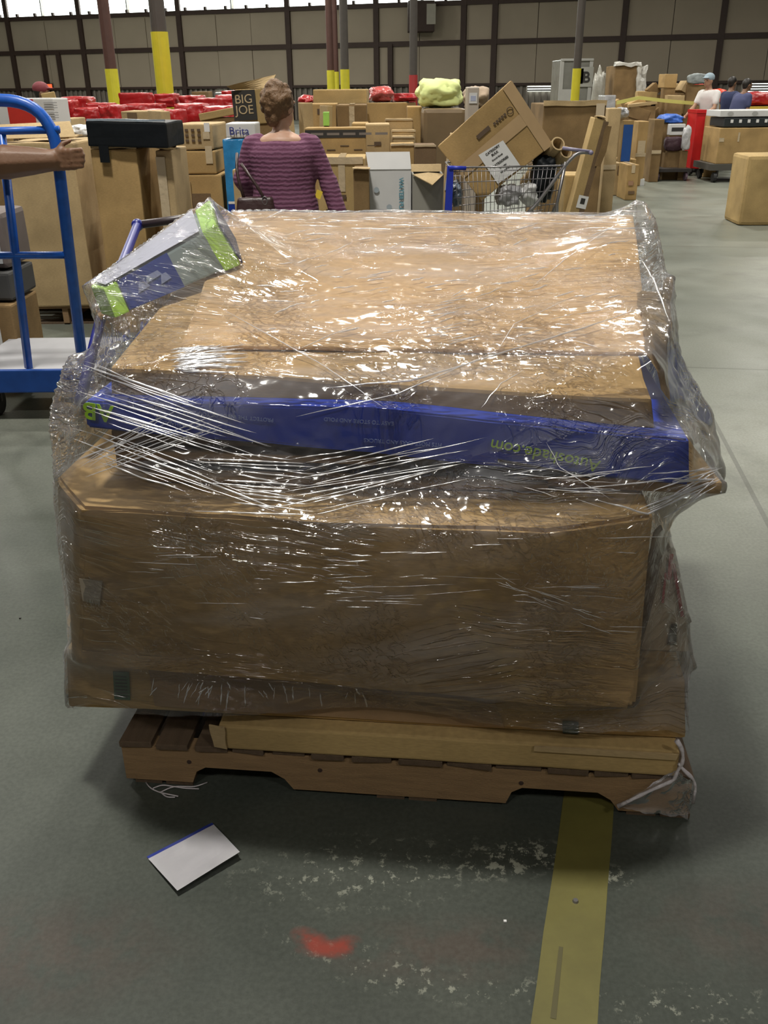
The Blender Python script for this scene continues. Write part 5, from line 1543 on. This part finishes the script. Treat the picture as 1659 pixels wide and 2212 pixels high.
wire('handle', [cpt(1277, 330, -.02), cpt(1277, 330, .52)], .016, simple('lilac_grey_grip', (.22, .2, .30), .4), seg=10)
wire('handle_bar', [cpt(1215, 320), cpt(1277, 328)], .012, MATS['lilac_grey_grip'], seg=8)
# tipped carton
Yt = Yc + .12
tb, tr2, tt, tlf = pY(1040, 434, Yt), pY(1194, 312, Yt), pY(1105, 172, Yt), pY(946, 317, Yt)
tt = tlf + (tr2 - tb) * 1.0 + (tt - (tlf + (tr2 - tb))) * .9
dpt = Vector((0.03, .28, 0))
e = load_box('tipped_carton', [tb, tr2, tr2 + dpt, tb + dpt, tlf, tt, tt + dpt, tlf + dpt], CB, 'big carton tipped on its corner in the shopping cart, with a white notice', cuts=3, amp=.004, seed=61, obst=False)
fT = lambda u, v: on_face(tb, tr2, tlf, tt, u, v)
slab_on('seam_tape', [fT(0, .42), fT(1, .42), fT(1, .60), fT(0, .60)], (0, -1, 0), .001, simple('tan_tape', (.44, .30, .16), .5), e, lift=.006)
slab_on('end_tape', [fT(.88, 0), fT(1.0, 0), fT(1.0, 1), fT(.88, 1)], (0, -1, 0), .001, MATS['tan_tape'], e, lift=.0075)
nq = [pY(1075, 397, Yt), pY(1126, 361, Yt), pY(1086, 303, Yt), pY(1033, 335, Yt)]
slab_on('notice', nq, (0, -1, 0), .001, WHITE, e, lift=.010)
nx = (nq[1] - nq[0]); ny = (nq[3] - nq[0])
def on_notice(u, v): return nq[0] + nx * u + ny * v + Vector((0, -.014, 0))
for v, tx, sz in ((.88, 'CATEGORY', .022), (.77, 'BULK', .022), (.64, 'General Goods', .014), (.48, 'CATEGORIES', .022), (.34, 'Oversize', .015), (.22, 'Household', .018)):
    text_obj('lettering', tx, sz, INK, e, frame_on(on_notice(.5, v), nx, ny), depth=.0005, bold=.0006, world_space=True)
slab_on('printed_bar', [fT(.38, .70), fT(.55, .70), fT(.55, .76), fT(.38, .76)], (0, -1, 0), .001, INKBROWN, e, lift=.008)
for k in range(5): slab_on('print_line', [fT(.60 + k * .035, .70), fT(.625 + k * .035, .70), fT(.625 + k * .035, .74), fT(.60 + k * .035, .74)], (0, -1, 0), .001, INKBROWN, e, lift=.008)
bm = tube_bm([fT(.82, .72) + Vector((.022 * math.cos(a), -.01, .022 * math.sin(a))) for a in [i * math.pi / 8 for i in range(16)]], .003, 5, closed=True)
bm_obj('printed_emblem', bm, INKBROWN, e)
# two cardboard tubes in the cart
for k, (x, y, r_, lab) in enumerate(((1206, 310, .050, 'upper hollow cardboard tube pointing out of the shopping cart'), (1223, 328, .045, 'lower hollow cardboard tube pointing out of the shopping cart'))):
    p = pY(x, y, Yc + .1)
    e = empty('cardboard_tube', p, lab, 'tube')
    dr = Vector((-.25, .9, -.55)).normalized()
    bm = bmesh.new()
    a_ = dr.cross(Vector((0, 0, 1))).normalized(); b_ = dr.cross(a_)
    rings = []
    for (t, rr) in ((0, r_), (.6, r_), (.6, r_ * .8), (0, r_ * .8)):
        rings.append([bm.verts.new(p + dr * t + (a_ * math.cos(i * math.pi / 10) + b_ * math.sin(i * math.pi / 10)) * rr) for i in range(20)])
    for i in range(4):
        for j in range(20): bm.faces.new((rings[i][j], rings[i][(j + 1) % 20], rings[(i + 1) % 4][(j + 1) % 20], rings[(i + 1) % 4][j]))
    bm_obj('tube_wall', bm, CB2, e, smooth=False)
for k, (x0, y0, x1, y1, mm, lab) in enumerate(((1075, 400, 1130, 450, 'silver_film', 'silver crinkled bag in the bottom of the shopping cart'), (1130, 395, 1175, 450, 'milky_plastic', 'white bottle-shaped plastic bag in the shopping cart'),
                                             (976, 395, 1002, 450, 'blue_grey_plastic', 'blue-grey bag by the blue corner post in the shopping cart'), (1155, 330, 1205, 440, 'black_plastic', 'black sack under the cardboard tubes in the cart'))):
    if mm == 'blue_grey_plastic': simple(mm, (.13, .17, .22), .3, bump=.6)
    crumple('cart_bag', x0, y0, x1, y1, Yc + .08, .26, MATS[mm], lab, 'bag', amp=.22, seed=70 + k, prop=False, boxy=.3)

# ---------------------------------------------------------------- blue platform cart at the left
Yb = 4.35
BC = empty('platform_cart', (pY(60, 800, Yb).x - .2, Yb + .3, 0), 'chipped blue steel platform cart with a tall rounded handle frame at left', 'cart')
def bpt(x, y, dy=0.0): return pY(x, y, Yb + dy)
def bar(name, pts, w, mat=BLUEMETAL, par=BC, seg=10):
    return bm_obj(name, tube_bm(pts, w, seg), mat, par, smooth=True)
xR0, xR1 = bpt(176, 770), bpt(123, 270)
top_y = bpt(60, 216).z
xL = xR1.x - 2 * (xR1.x - bpt(-2, 300).x) * .98
zdk = pY(60, 800, 4.3).z
pR0 = Vector((xR0.x, Yb, zdk)); pR1 = Vector((xR1.x, Yb, bpt(120, 290).z))
LW_ = .0
pth = round_path([pR0, Vector((pR1.x - .01, Yb, top_y)), Vector((xL, Yb, top_y)), Vector((xL - .05, Yb, zdk))], .22, 10)
bar('handle_frame', pth, .0265, seg=12)
def xat(x, y): return bpt(x, y)
bar('crossbar', [Vector((xL, Yb - .004, bpt(0, 285).z)), bpt(128, 280)], .017)
bar('crossbar', [Vector((xL - .02, Yb - .004, bpt(0, 551).z)), Vector((bpt(143, 551).x, Yb, bpt(143, 551).z))], .017)
bar('middle_post', [bpt(3, 290), bpt(62, 795)], .021, seg=4)
deckL, deckR = xL - .12, pR0.x + .06
dk = [Vector((deckL, Yb - .05, zdk - .115)), Vector((deckR, Yb - .05, zdk - .115)), Vector((deckR, Yb - .02, zdk - .115)), Vector((deckL, Yb - .02, zdk - .115))]
bm_obj('deck_rail', hex_bm(dk + [q + Vector((0, 0, .115)) for q in dk], 0, 0, .006), simple('deep_blue_paint', (.008, .055, .26), .4, var=.35, scale=18), BC, label='deep blue deck rail')
dk = [Vector((deckL, Yb - .02, zdk - .03)), Vector((deckR, Yb - .02, zdk - .03)), Vector((deckR, Yb + .62, zdk - .03)), Vector((deckL, Yb + .62, zdk - .03))]
bm_obj('deck', hex_bm(dk + [q + Vector((0, 0, .022)) for q in dk]), simple('grey_deck', (.36, .36, .38), .5), BC, label='light grey deck sheet')
for wx in (bpt(-14, 880).x, deckR - .12, deckL + .1):
    for wy in (Yb + .05, Yb + .5):
        bm = bmesh.new()
        R_ = max(.05, (zdk - .115) * .5)
        bmesh.ops.create_cone(bm, cap_ends=True, segments=18, radius1=R_, radius2=R_, depth=.045, matrix=Matrix.Translation((wx, wy, R_)) @ Matrix.Rotation(math.pi / 2, 4, 'Y'))
        bmesh.ops.bevel(bm, geom=[e_ for e_ in bm.edges if e_.calc_face_angle(0) > 1], offset=.01, segments=2, affect='EDGES')
        bm_obj('wheel', bm, RUBBER, BC)
        bm_obj('caster_plate', hex_bm([q + Vector((wx, wy, 0)) for q in box_pts(.09, .08, .01, zdk - .125, y0=-.04)]), DARKMETAL, BC)
        bm_obj('caster_fork', hex_bm([q + Vector((wx, wy, 0)) for q in box_pts(.06, .02, max(.02, zdk - .12 - R_), R_, y0=-.01)]), DARKMETAL, BC)
# things beyond the cart at the very left edge
e, w, h = carton(-120, 660, 34, 770, 4.95, .4, 'brown carton with a white label on the floor at the left edge', mat=CB3, tape=None)
box('label', .10, .003, .17, (w / 2 - .13, -.012, h * .35), WHITE, e)
zt = h
e, w, h = carton(-130, 590, 24, 655, 5.0, .38, 'dark grey soft suitcase lying on the brown carton at the left edge', z0=zt + .012, mat=simple('dark_grey_cloth', (.06, .06, .06), .8), name='suitcase', cat='suitcase', tape=None, bevel=.03)
zt2 = zt + .012 + h
e, w, h = carton(-130, 460, 12, 586, 5.05, .36, 'grey-brown bag standing on the dark suitcase at the left edge', z0=zt2 + .012, mat=simple('grey_brown_cloth', (.16, .13, .12), .8), name='bag', cat='bag', tape=None, bevel=.05)
box('label', .08, .003, .10, (w / 2 - .07, -.012, .03), simple('pale_tag', (.5, .52, .54), .5), e)

# ---------------------------------------------------------------- people
def ball(bm, c, r, seg=10, M=None):
    r = (r, r, r) if isinstance(r, (int, float)) else r
    c = Vector(c)
    R3_ = (M or Matrix()).to_3x3()
    nv = max(5, seg // 2 + 1)
    top, bot = bm.verts.new(c + R3_ @ Vector((0, 0, r[2]))), bm.verts.new(c - R3_ @ Vector((0, 0, r[2])))
    rows = []
    for i in range(1, nv):
        a = math.pi * i / nv
        rows.append([bm.verts.new(c + R3_ @ Vector((math.sin(a) * math.cos(k * 2 * math.pi / seg) * r[0], math.sin(a) * math.sin(k * 2 * math.pi / seg) * r[1], math.cos(a) * r[2]))) for k in range(seg)])
    for k in range(seg):
        k2 = (k + 1) % seg
        bm.faces.new((top, rows[0][k], rows[0][k2]))
        bm.faces.new((bot, rows[-1][k2], rows[-1][k]))
        for A_, B_ in zip(rows[:-1], rows[1:]): bm.faces.new((A_[k], B_[k], B_[k2], A_[k2]))
def loft(bm, rings, seg=22, ctr=None):
    # rings: (centre, rx, ry) from bottom to top; smooth in between
    out = []
    n = len(rings)
    for i in range(n - 1):
        for k in range(4):
            t = k / 4; w = t * t * (3 - 2 * t) * .5 + t * .5
            out.append((lerp(rings[i][0], rings[i + 1][0], t), rings[i][1] * (1 - w) + rings[i + 1][1] * w, rings[i][2] * (1 - w) + rings[i + 1][2] * w))
    out.append(rings[-1])
    R_ = [[bm.verts.new(c + Vector((math.cos(k * 2 * math.pi / seg) * rx, math.sin(k * 2 * math.pi / seg) * ry, 0))) for k in range(seg)] for c, rx, ry in out]
    for A_, B_ in zip(R_[:-1], R_[1:]):
        for k in range(seg): bm.faces.new((A_[k], A_[(k + 1) % seg], B_[(k + 1) % seg], B_[k]))
    bm.faces.new(R_[0][::-1]); bm.faces.new(R_[-1])
def limb(bm, a, b_, ra, rb, seg=10):
    a, b_ = Vector(a), Vector(b_)
    ball(bm, a, ra, seg); ball(bm, b_, rb, seg)
    tube_bm([a, lerp(a, b_, .5), b_], [ra, (ra + rb) / 2 * 1.02, rb], seg, bm=bm)
TMPS = bpy.data.scenes.new('workbench')
def fuse(name, bm, mat, parent, voxel=.012, smooth_it=4, label=None, wrinkle=0.0, wscale=9):
    """melt the overlapping volumes into one continuous skin"""
    me = bpy.data.meshes.new(name)
    bmesh.ops.recalc_face_normals(bm, faces=bm.faces)
    bm.to_mesh(me); bm.free()
    tmp = bpy.data.objects.new(name, me)
    TMPS.collection.objects.link(tmp)
    m = tmp.modifiers.new('r', 'REMESH'); m.mode = 'VOXEL'; m.voxel_size = voxel
    s_ = tmp.modifiers.new('s', 'SMOOTH'); s_.iterations = smooth_it; s_.factor = .5
    TMPS.view_layers[0].update()
    dg = TMPS.view_layers[0].depsgraph
    me2 = bpy.data.meshes.new_from_object(tmp.evaluated_get(dg))
    bpy.data.objects.remove(tmp)
    if wrinkle:
        for v in me2.vertices:
            n = noise.noise(Vector((v.co.x * wscale, v.co.y * wscale, v.co.z * wscale * .6)))
            v.co += v.normal * n * wrinkle
    me2.materials.clear(); me2.materials.append(mat)
    me2.polygons.foreach_set('use_smooth', [True] * len(me2.polygons))
    o = bpy.data.objects.new(name, me2)
    COL.objects.link(o)
    o.parent = parent
    if label: o['label'] = label
    return o
def hand(bm, W, d, n, up, curl=.5, s=1.0, thumb=1.0):
    """wrist W, direction d, palm normal n, thumb side up; four fingers of different length and a thumb"""
    W, d, n, up = Vector(W), Vector(d).normalized(), Vector(n).normalized(), Vector(up).normalized()
    for t in (.0, .3, .6, .9):
        c = W + d * (.02 + .075 * t) * s
        for q in (-1, -.33, .33, 1): ball(bm, c + up * .028 * q * s, (.017 * s))
    for k, (off, ln) in enumerate(((.032, .072), (.011, .082), (-.011, .075), (-.031, .058))):
        p = W + d * .095 * s + up * off * s
        ang = curl * .5
        dd = d.copy()
        for seg_, f in enumerate((.45, .32, .26)):
            dd = (d * math.cos(ang) + n * math.sin(ang)).normalized()
            q = p + dd * ln * f * s
            limb(bm, p, q, (.0105 - .001 * seg_) * s, (.0095 - .001 * seg_) * s, 8)
            p = q
            ang += curl
    p = W + d * .03 * s + up * .03 * s
    q = p + (up * .7 + d * .6 + n * .35).normalized() * .04 * s
    r_ = q + (d * .8 + up * .25 + n * .5 * thumb).normalized() * .032 * s
    limb(bm, p, q, .014 * s, .0115 * s, 8); limb(bm, q, r_, .0115 * s, .009 * s, 8)
def person(loc, yaw, H, label, skin, shirt, pants, hair, arms, legs=None, sleeve=1.0, build=1.0, head_yaw=0.0, cap=None, head_drop=0.0, lean=0.0, voxel=.013, shirt_wr=.004, neck_low=False, hair_kind='short', long_top=0.0, hands=None, arm_w=1.0, head_s=1.0):
    S = H / 1.72
    e = empty('person', loc, label, 'person', rotz=yaw)
    S00 = S
    def V(x, y, z): return Vector((x, y + lean * max(0, z - .9), z)) * S00
    B = build
    hip, kn, an = [], [], []
    legs = legs or [(0, 0), (0, 0)]
    for i, sx in enumerate((-1, 1)):
        fwd_k, fwd_a = legs[i]
        hip.append(V(sx * .095 * B, 0, .90)); kn.append(V(sx * .10 * B, fwd_k, .49)); an.append(V(sx * .10 * B, fwd_a, .085))
    sh = [V(-.165 * B, 0, 1.385), V(.165 * B, 0, 1.385)]
    bm = bmesh.new()
    for i in range(2):
        limb(bm, hip[i], kn[i], .078 * B * S, .052 * S); limb(bm, kn[i], an[i], .052 * S, .036 * S)
        limb(bm, an[i] + Vector((0, -.02, -.03)) * S, an[i] + Vector((0, .14, -.045)) * S, .034 * S, .028 * S)
        el, wr = [Vector(q) for q in arms[i]]
        limb(bm, sh[i], el, .047 * S * arm_w, .038 * S * arm_w)
        mid = lerp(el, wr, .3)
        limb(bm, el, mid, .040 * S * arm_w, .045 * S * arm_w); limb(bm, mid, wr, .045 * S * arm_w, .029 * S * arm_w)
        hd = hands[i] if hands else ((wr - el).normalized(), Vector((-1 if i else 1, 0, 0)), Vector((0, 1, 0)), .45)
        hand(bm, wr, hd[0], hd[1], hd[2], hd[3], 1.05 * S)
    loft(bm, [(V(0, 0, z), rx * B * S, ry * B * S) for z, rx, ry in ((.84, .13, .09), (.93, .165, .115), (1.05, .145, .105), (1.18, .155, .11), (1.32, .165, .112), (1.42, .13, .085), (1.46, .06, .055))])
    limb(bm, V(0, 0, 1.40), V(0, .012, 1.52), .062 * S, .054 * S)
    R = Matrix.Rotation(head_yaw, 4, 'Z')
    hc = V(0, .02, 1.60 - head_drop)
    S_ = S
    S0 = S
    S = S * head_s
    def Hd(x, y, z): return hc + (R @ Vector((x, y, z))) * S0 * head_s
    ball(bm, Hd(0, -.008, .02), (.076 * S, .095 * S, .098 * S), 16, R)
    ball(bm, Hd(0, .022, -.045), (.058 * S, .066 * S, .068 * S), 14, R)
    ball(bm, Hd(0, .06, -.085), (.028 * S, .025 * S, .022 * S), 8, R)
    limb(bm, Hd(0, .088, .012), Hd(0, .104, -.022), .010 * S, .015 * S, 8)
    for sx in (-1, 1):
        ball(bm, Hd(sx * .078, -.005, -.005), (.010 * S, .020 * S, .032 * S), 8, R)
        ball(bm, Hd(sx * .034, .072, .028), (.026 * S, .016 * S, .010 * S), 8, R)
    ball(bm, Hd(0, .080, -.055), (.024 * S, .014 * S, .009 * S), 8, R)
    fuse('body', bm, skin, e, voxel * .75, 3)
    # eyes
    for sx in (-1, 1):
        bm = bmesh.new(); ball(bm, Hd(sx * .031, .079, .010), (.011 * S, .008 * S, .007 * S), 8, R)
        bm_obj('eye', bm, simple('eye_dark', (.05, .035, .03), .3), e, smooth=True, world_space=False)
    # shirt
    S = S_
    bm = bmesh.new()
    tz = 1.415 if neck_low else 1.455
    loft(bm, [(V(0, 0, z), rx * B * S, ry * B * S) for z, rx, ry in ((.92 - long_top, .198, .148), (1.0, .186, .138), (1.10, .172, .13), (1.22, .178, .132), (1.33, .19, .13), (1.40, .158, .108), (tz, .085 if neck_low else .07, .075 if neck_low else .065))])
    for i in range(2):
        el, wr = [Vector(q) for q in arms[i]]
        limb(bm, lerp(sh[i], V(0, 0, 1.41), .25), sh[i], arm_w * .066 * S * B, arm_w * .060 * S * B)
        limb(bm, sh[i], el if sleeve > .5 else lerp(sh[i], el, .62), arm_w * .060 * S * B, arm_w * .053 * S * B)
        if sleeve > .5:
            limb(bm, el, lerp(el, wr, .55), .053 * S * B, .050 * S * B); limb(bm, lerp(el, wr, .55), lerp(el, wr, .97), .050 * S * B, .050 * S * B)
    o = fuse('shirt', bm, shirt, e, voxel, 4, wrinkle=shirt_wr)
    # trousers
    bm = bmesh.new()
    ball(bm, V(0, 0, .93), (.18 * B * S, .13 * B * S, .11 * S), 16)
    for i in range(2):
        limb(bm, hip[i], kn[i], .096 * B * S, .070 * S); limb(bm, kn[i], an[i] + Vector((0, 0, .02)) * S, .070 * S, .058 * S)
    fuse('trousers', bm, pants, e, max(voxel, .016), 3, wrinkle=.004)
    for i in range(2):
        bm = bmesh.new()
        limb(bm, an[i] + Vector((0, -.03, -.038)) * S, an[i] + Vector((0, .15, -.05)) * S, .046 * S, .036 * S)
        fuse('shoe', bm, RUBBER, e, .014, 2)
    # hair
    S = S_ * head_s
    bm = bmesh.new()
    if hair_kind == 'curly':
        ball(bm, Hd(0, -.022, .030), (.090 * S, .102 * S, .105 * S), 18, R)
        rr = random.Random(3)
        for k in range(70):
            a_, t_ = rr.uniform(0, 6.28), rr.uniform(-.45, 1.0)
            x_, y_, z_ = math.cos(a_) * math.sqrt(max(0, 1 - t_ * t_)), math.sin(a_) * math.sqrt(max(0, 1 - t_ * t_)), t_
            if y_ > .35 and t_ < .55: continue
            ball(bm, Hd(x_ * .084, -.025 + y_ * .09, .03 + z_ * .10), rr.uniform(.014, .024) * S, 8)
        ball(bm, Hd(0, -.075, -.045), (.05 * S, .035 * S, .06 * S), 12, R)
        ball(bm, Hd(-.01, -.03, .125), (.045 * S, .045 * S, .03 * S), 12, R)
        fuse('hair', bm, hair, e, .008, 2, wrinkle=.004, wscale=60)
    else:
        ball(bm, Hd(0, -.02, .035), (.084 * S, .098 * S, .098 * S), 16, R)
        ball(bm, Hd(0, -.06, -.02), (.066 * S, .04 * S, .06 * S), 12, R)
        fuse('hair', bm, hair, e, .014, 2)
    if cap:
        bm = bmesh.new()
        ball(bm, Hd(0, -.015, .058), (.093 * S, .108 * S, .085 * S), 16, R)
        ball(bm, Hd(0, .10, .055), (.07 * S, .07 * S, .010 * S), 12, R)
        fuse('cap', bm, cap, e, .012, 2)
    return e, S_, sh
def skin_mat(name, c):
    m = simple(name, c, .5, var=.12, scale=14, bump=.1, bscale=80)
    m.node_tree.nodes['Principled BSDF'].inputs['Subsurface Weight'].default_value = .08
    return m
SK1 = skin_mat('skin_tan', (.38, .22, .14)); SK2 = skin_mat('skin_brown', (.20, .105, .06)); SK3 = skin_mat('skin_light', (.50, .30, .21))
# the woman's striped knit
m, nt, b = node_mat('striped_purple_knit')
tc = N(nt, 'ShaderNodeTexCoord')
wv = N(nt, 'ShaderNodeTexWave', bands_direction='Z', i_Scale=13, i_Distortion=2.5, i_Detail=3.0)
wv.inputs['Detail Scale'].default_value = 3
nt.links.new(tc.outputs['Object'], wv.inputs['Vector'])
rp = N(nt, 'ShaderNodeValToRGB')
rp.color_ramp.elements[0].position = .25; rp.color_ramp.elements[0].color = (.13, .04, .085, 1)
rp.color_ramp.elements[1].position = .6; rp.color_ramp.elements[1].color = (.20, .08, .145, 1)
nt.links.new(wv.outputs[0], rp.inputs[0]); nt.links.new(rp.outputs[0], b.inputs['Base Color'])
b.inputs['Roughness'].default_value = .85
bp = N(nt, 'ShaderNodeBump', i_Strength=.5, i_Distance=.004)
nt.links.new(wv.outputs[0], bp.inputs['Height']); nt.links.new(bp.outputs[0], b.inputs['Normal'])
KNIT = m
JEANS = simple('dark_jeans', (.03, .035, .06), .8); HAIRB = simple('curly_brown_hair', (.15, .08, .035), .6, var=.45, scale=50, bump=.8, bscale=70)
BLKHAIR = simple('black_hair', (.015, .012, .01), .5)
Yw = 5.6
wx = pY(608, 300, Yw)
Hw = 1.50
e, S, sh = person((wx.x, Yw, 0), 0.0, Hw, 'woman with curly brown hair in a purple striped sweater, walking away with a brown bag', SK3, KNIT, JEANS, HAIRB,
                  arms=[((-.245, .03, 1.02), (-.20, .20, .90)), ((.26, .02, 1.0), (.315, .0, .815))], sleeve=1, build=1.22, arm_w=.82, head_yaw=-.6, hair_kind='curly', head_s=1.12, neck_low=True, voxel=.011, long_top=.12,
                  legs=[(.06, -.06), (.0, .12)], head_drop=-.005)
# purse on her left side and the yellow slip in her right hand
pb = empty('shoulder_bag', (wx.x - .14, Yw - .24, .62), 'dark brown leather shoulder bag hanging behind the woman in purple', 'bag')
LEATH = simple('brown_leather', (.045, .022, .022), .4, var=.3, bump=.3, bscale=40)
bm = hex_bm([Vector(q) for q in ((-.17, -.05, -.04), (.13, -.05, -.04), (.13, .05, -.04), (-.17, .05, -.04), (-.10, -.03, .33), (.10, -.03, .33), (.10, .03, .33), (-.10, .03, .33))], 4, .008, .02, 5, 9)
bm_obj('bag_body', bm, LEATH, pb, smooth=True, world_space=False)
bm_obj('strap', tube_bm(round_path([(-.06, 0, .30), (-.10, .03, .45), (-.10, .1, .55)], .05), .009, 8), LEATH, pb, smooth=True, world_space=False)
bm_obj('strap', tube_bm(round_path([(.06, -.01, .30), (.02, -.02, .38), (-.07, .02, .50)], .05), .009, 8), LEATH, pb, smooth=True, world_space=False)
bm_obj('buckle', tube_bm([(.055 + .014 * math.cos(t), -.03, .31 + .022 * math.sin(t)) for t in [i * math.pi / 5 for i in range(10)]], .003, 5, closed=True), CHROME, pb, smooth=True, world_space=False)
ys = pY(688, 421, Yw - .02)
e = empty('yellow_slip', ys, 'small yellow slip of paper in the woman\'s right hand', 'paper')
box('slip', .035, .002, .045, (0, 0, -.02), simple('yellow_slip_paper', (.75, .55, .05), .6), e).rotation_euler = (0, .4, 0)

# person whose arm grips the blue cart (the rest stands outside the picture)
yaw = -math.pi / 2
bx, by = -2.28, 4.22
def to_local(p):
    d = Vector(p) - Vector((bx, by, 0))
    return (Matrix.Rotation(-yaw, 3, 'Z') @ d)
wr_ = bpt(112, 346, -.06); el_ = bpt(-30, 352, -.10)
wr_l, el_l = to_local(wr_), to_local(el_)
R3 = Matrix.Rotation(-yaw, 3, 'Z')
hands_ = [((0, .2, -1), (1, 0, 0), (0, 1, 0), .4), (R3 @ Vector((1, -.12, .05)), R3 @ Vector((0, 1, 0)), R3 @ Vector((-.05, 0, 1)), 1.15)]
person((bx, by, 0), yaw, 1.78, 'person at the left edge, bare forearm reaching in to grip the blue cart', SK2, simple('dark_red_shirt', (.12, .02, .02), .8), JEANS, BLKHAIR,
       arms=[((-.24, .0, 1.12), (-.26, .12, .88)), (el_l, wr_l)], sleeve=.3, build=1.12, hands=hands_, voxel=.009, arm_w=1.6)
# man in white pushing the bin
SHW = simple('white_tshirt', (.66, .64, .63), .8); DKB = simple('slate_blue_shirt', (.055, .065, .15), .8); NAV = simple('navy_shirt', (.02, .03, .09), .8)
p = pY(1536, 230, 18.0)
person((p.x, 18.0, 0), math.radians(125), 1.66, 'man in a white T-shirt and light blue cap leaning over the red bin', SK1, SHW, JEANS, BLKHAIR,
       arms=[((-.22, .20, 1.10), (-.17, .45, .95)), ((.20, .22, 1.12), (.12, .50, 1.0))], sleeve=.3, build=1.12, cap=simple('pale_blue_cap', (.28, .36, .42), .8), lean=.22, voxel=.02)
p = pY(1590, 230, 18.6)
person((p.x, 18.6, 0), math.radians(-75), 1.58, 'dark-haired man in a slate blue shirt facing right, behind the dolly stack', SK2, DKB, JEANS, BLKHAIR,
       arms=[((-.22, .1, 1.05), (-.2, .3, .95)), ((.22, .1, 1.05), (.2, .3, .95))], sleeve=.3, build=1.25, lean=.25, voxel=.02)
p = pY(1574, 230, 19.4)
person((p.x, 19.4, 0), math.radians(-60), 1.62, 'dark-haired man in a navy shirt half hidden behind the slate blue one', SK2, NAV, JEANS, BLKHAIR,
       arms=[((-.2, .05, 1.05), (-.2, .2, .9)), ((.2, .05, 1.05), (.2, .2, .9))], sleeve=.3, build=1.05, voxel=.02)
p = pY(76, 200, 12)
person((p.x, 12.0, 0), math.radians(-80), 1.58, 'person in a dark red cap seen above the blue cart handle', SK2, simple('charcoal_shirt', (.06, .055, .055), .8), JEANS, BLKHAIR,
       arms=[((-.2, .05, 1.05), (-.2, .2, .9)), ((.2, .05, 1.05), (.2, .2, .9))], sleeve=.3, build=1.05, cap=simple('dark_red_cap', (.18, .03, .04), .7), head_drop=.0, lean=.1, voxel=.02)

# prints and small fittings belong to the piece that carries them
CARRIER = {'lettering': ('black_square', 'notice', 'letter_sheet'), 'label_print': ('label',), 'label_mark': ('label',), 'stripe_print': ('black_stripe',),
           'print_line': ('shipping_label', 'printed_bar'), 'print_mark': ('printed_panel',), 'eye': ('body',), 'caster_fork': ('deck',), 'caster_plate': ('deck',), 'buckle': ('bag_body',),
           'pale_edge': ('body',), 'side_seam': ('body',), 'tape_edge': ('body',), 'hand_hole': ('body',)}
base = lambda o: o.name.split('.')[0]
for ch in list(bpy.data.objects):
    if ch.type != 'MESH' or base(ch) not in CARRIER or ch.parent is None or ch.parent.type != 'EMPTY': continue
    for nm in CARRIER[base(ch)]:
        c_ = [o for o in ch.parent.children if base(o) == nm and o is not ch]
        if c_:
            pt = c_[0]
            X = (pt.matrix_parent_inverse @ pt.matrix_basis).inverted() @ ch.matrix_parent_inverse
            ch.parent = pt
            ch.matrix_parent_inverse = X
            break

bpy.data.scenes.remove(TMPS)
# neighbours in the pile must not run into each other: the nearer one is made shallower
def aabb(e):
    lo, hi = Vector((9e9,) * 3), Vector((-9e9,) * 3)
    for c in e.children:
        if c.type != 'MESH' or c.name.split('.')[0] not in ('body', 'wrapped_bundle', 'front_wall', 'back_wall', 'side_wall'): continue
        m = root_matrix(e) @ c.matrix_parent_inverse
        for v in c.bound_box:
            q = m @ Vector(v)
            for i in range(3): lo[i] = min(lo[i], q[i]); hi[i] = max(hi[i], q[i])
    return lo, hi
for rnd_ in range(2):
    bx_ = [(e, *aabb(e)) for e in PILE]
    bx_.sort(key=lambda t: t[1].y)
    for i, (ea, la, ha) in enumerate(bx_):
        lim = ha.y
        for (eb, lb, hb) in bx_[i + 1:]:
            if lb.y >= lim: break
            if la.x < hb.x - .01 and lb.x < ha.x - .01 and la.z < hb.z - .01 and lb.z < ha.z - .01:
                gap = lb.y - .012 - la.y
                if gap > .07: lim = min(lim, lb.y - .012)
        if lim < ha.y - .001 and rnd_ == 0:
            ea.scale.y = (lim - la.y) / (ha.y - la.y)
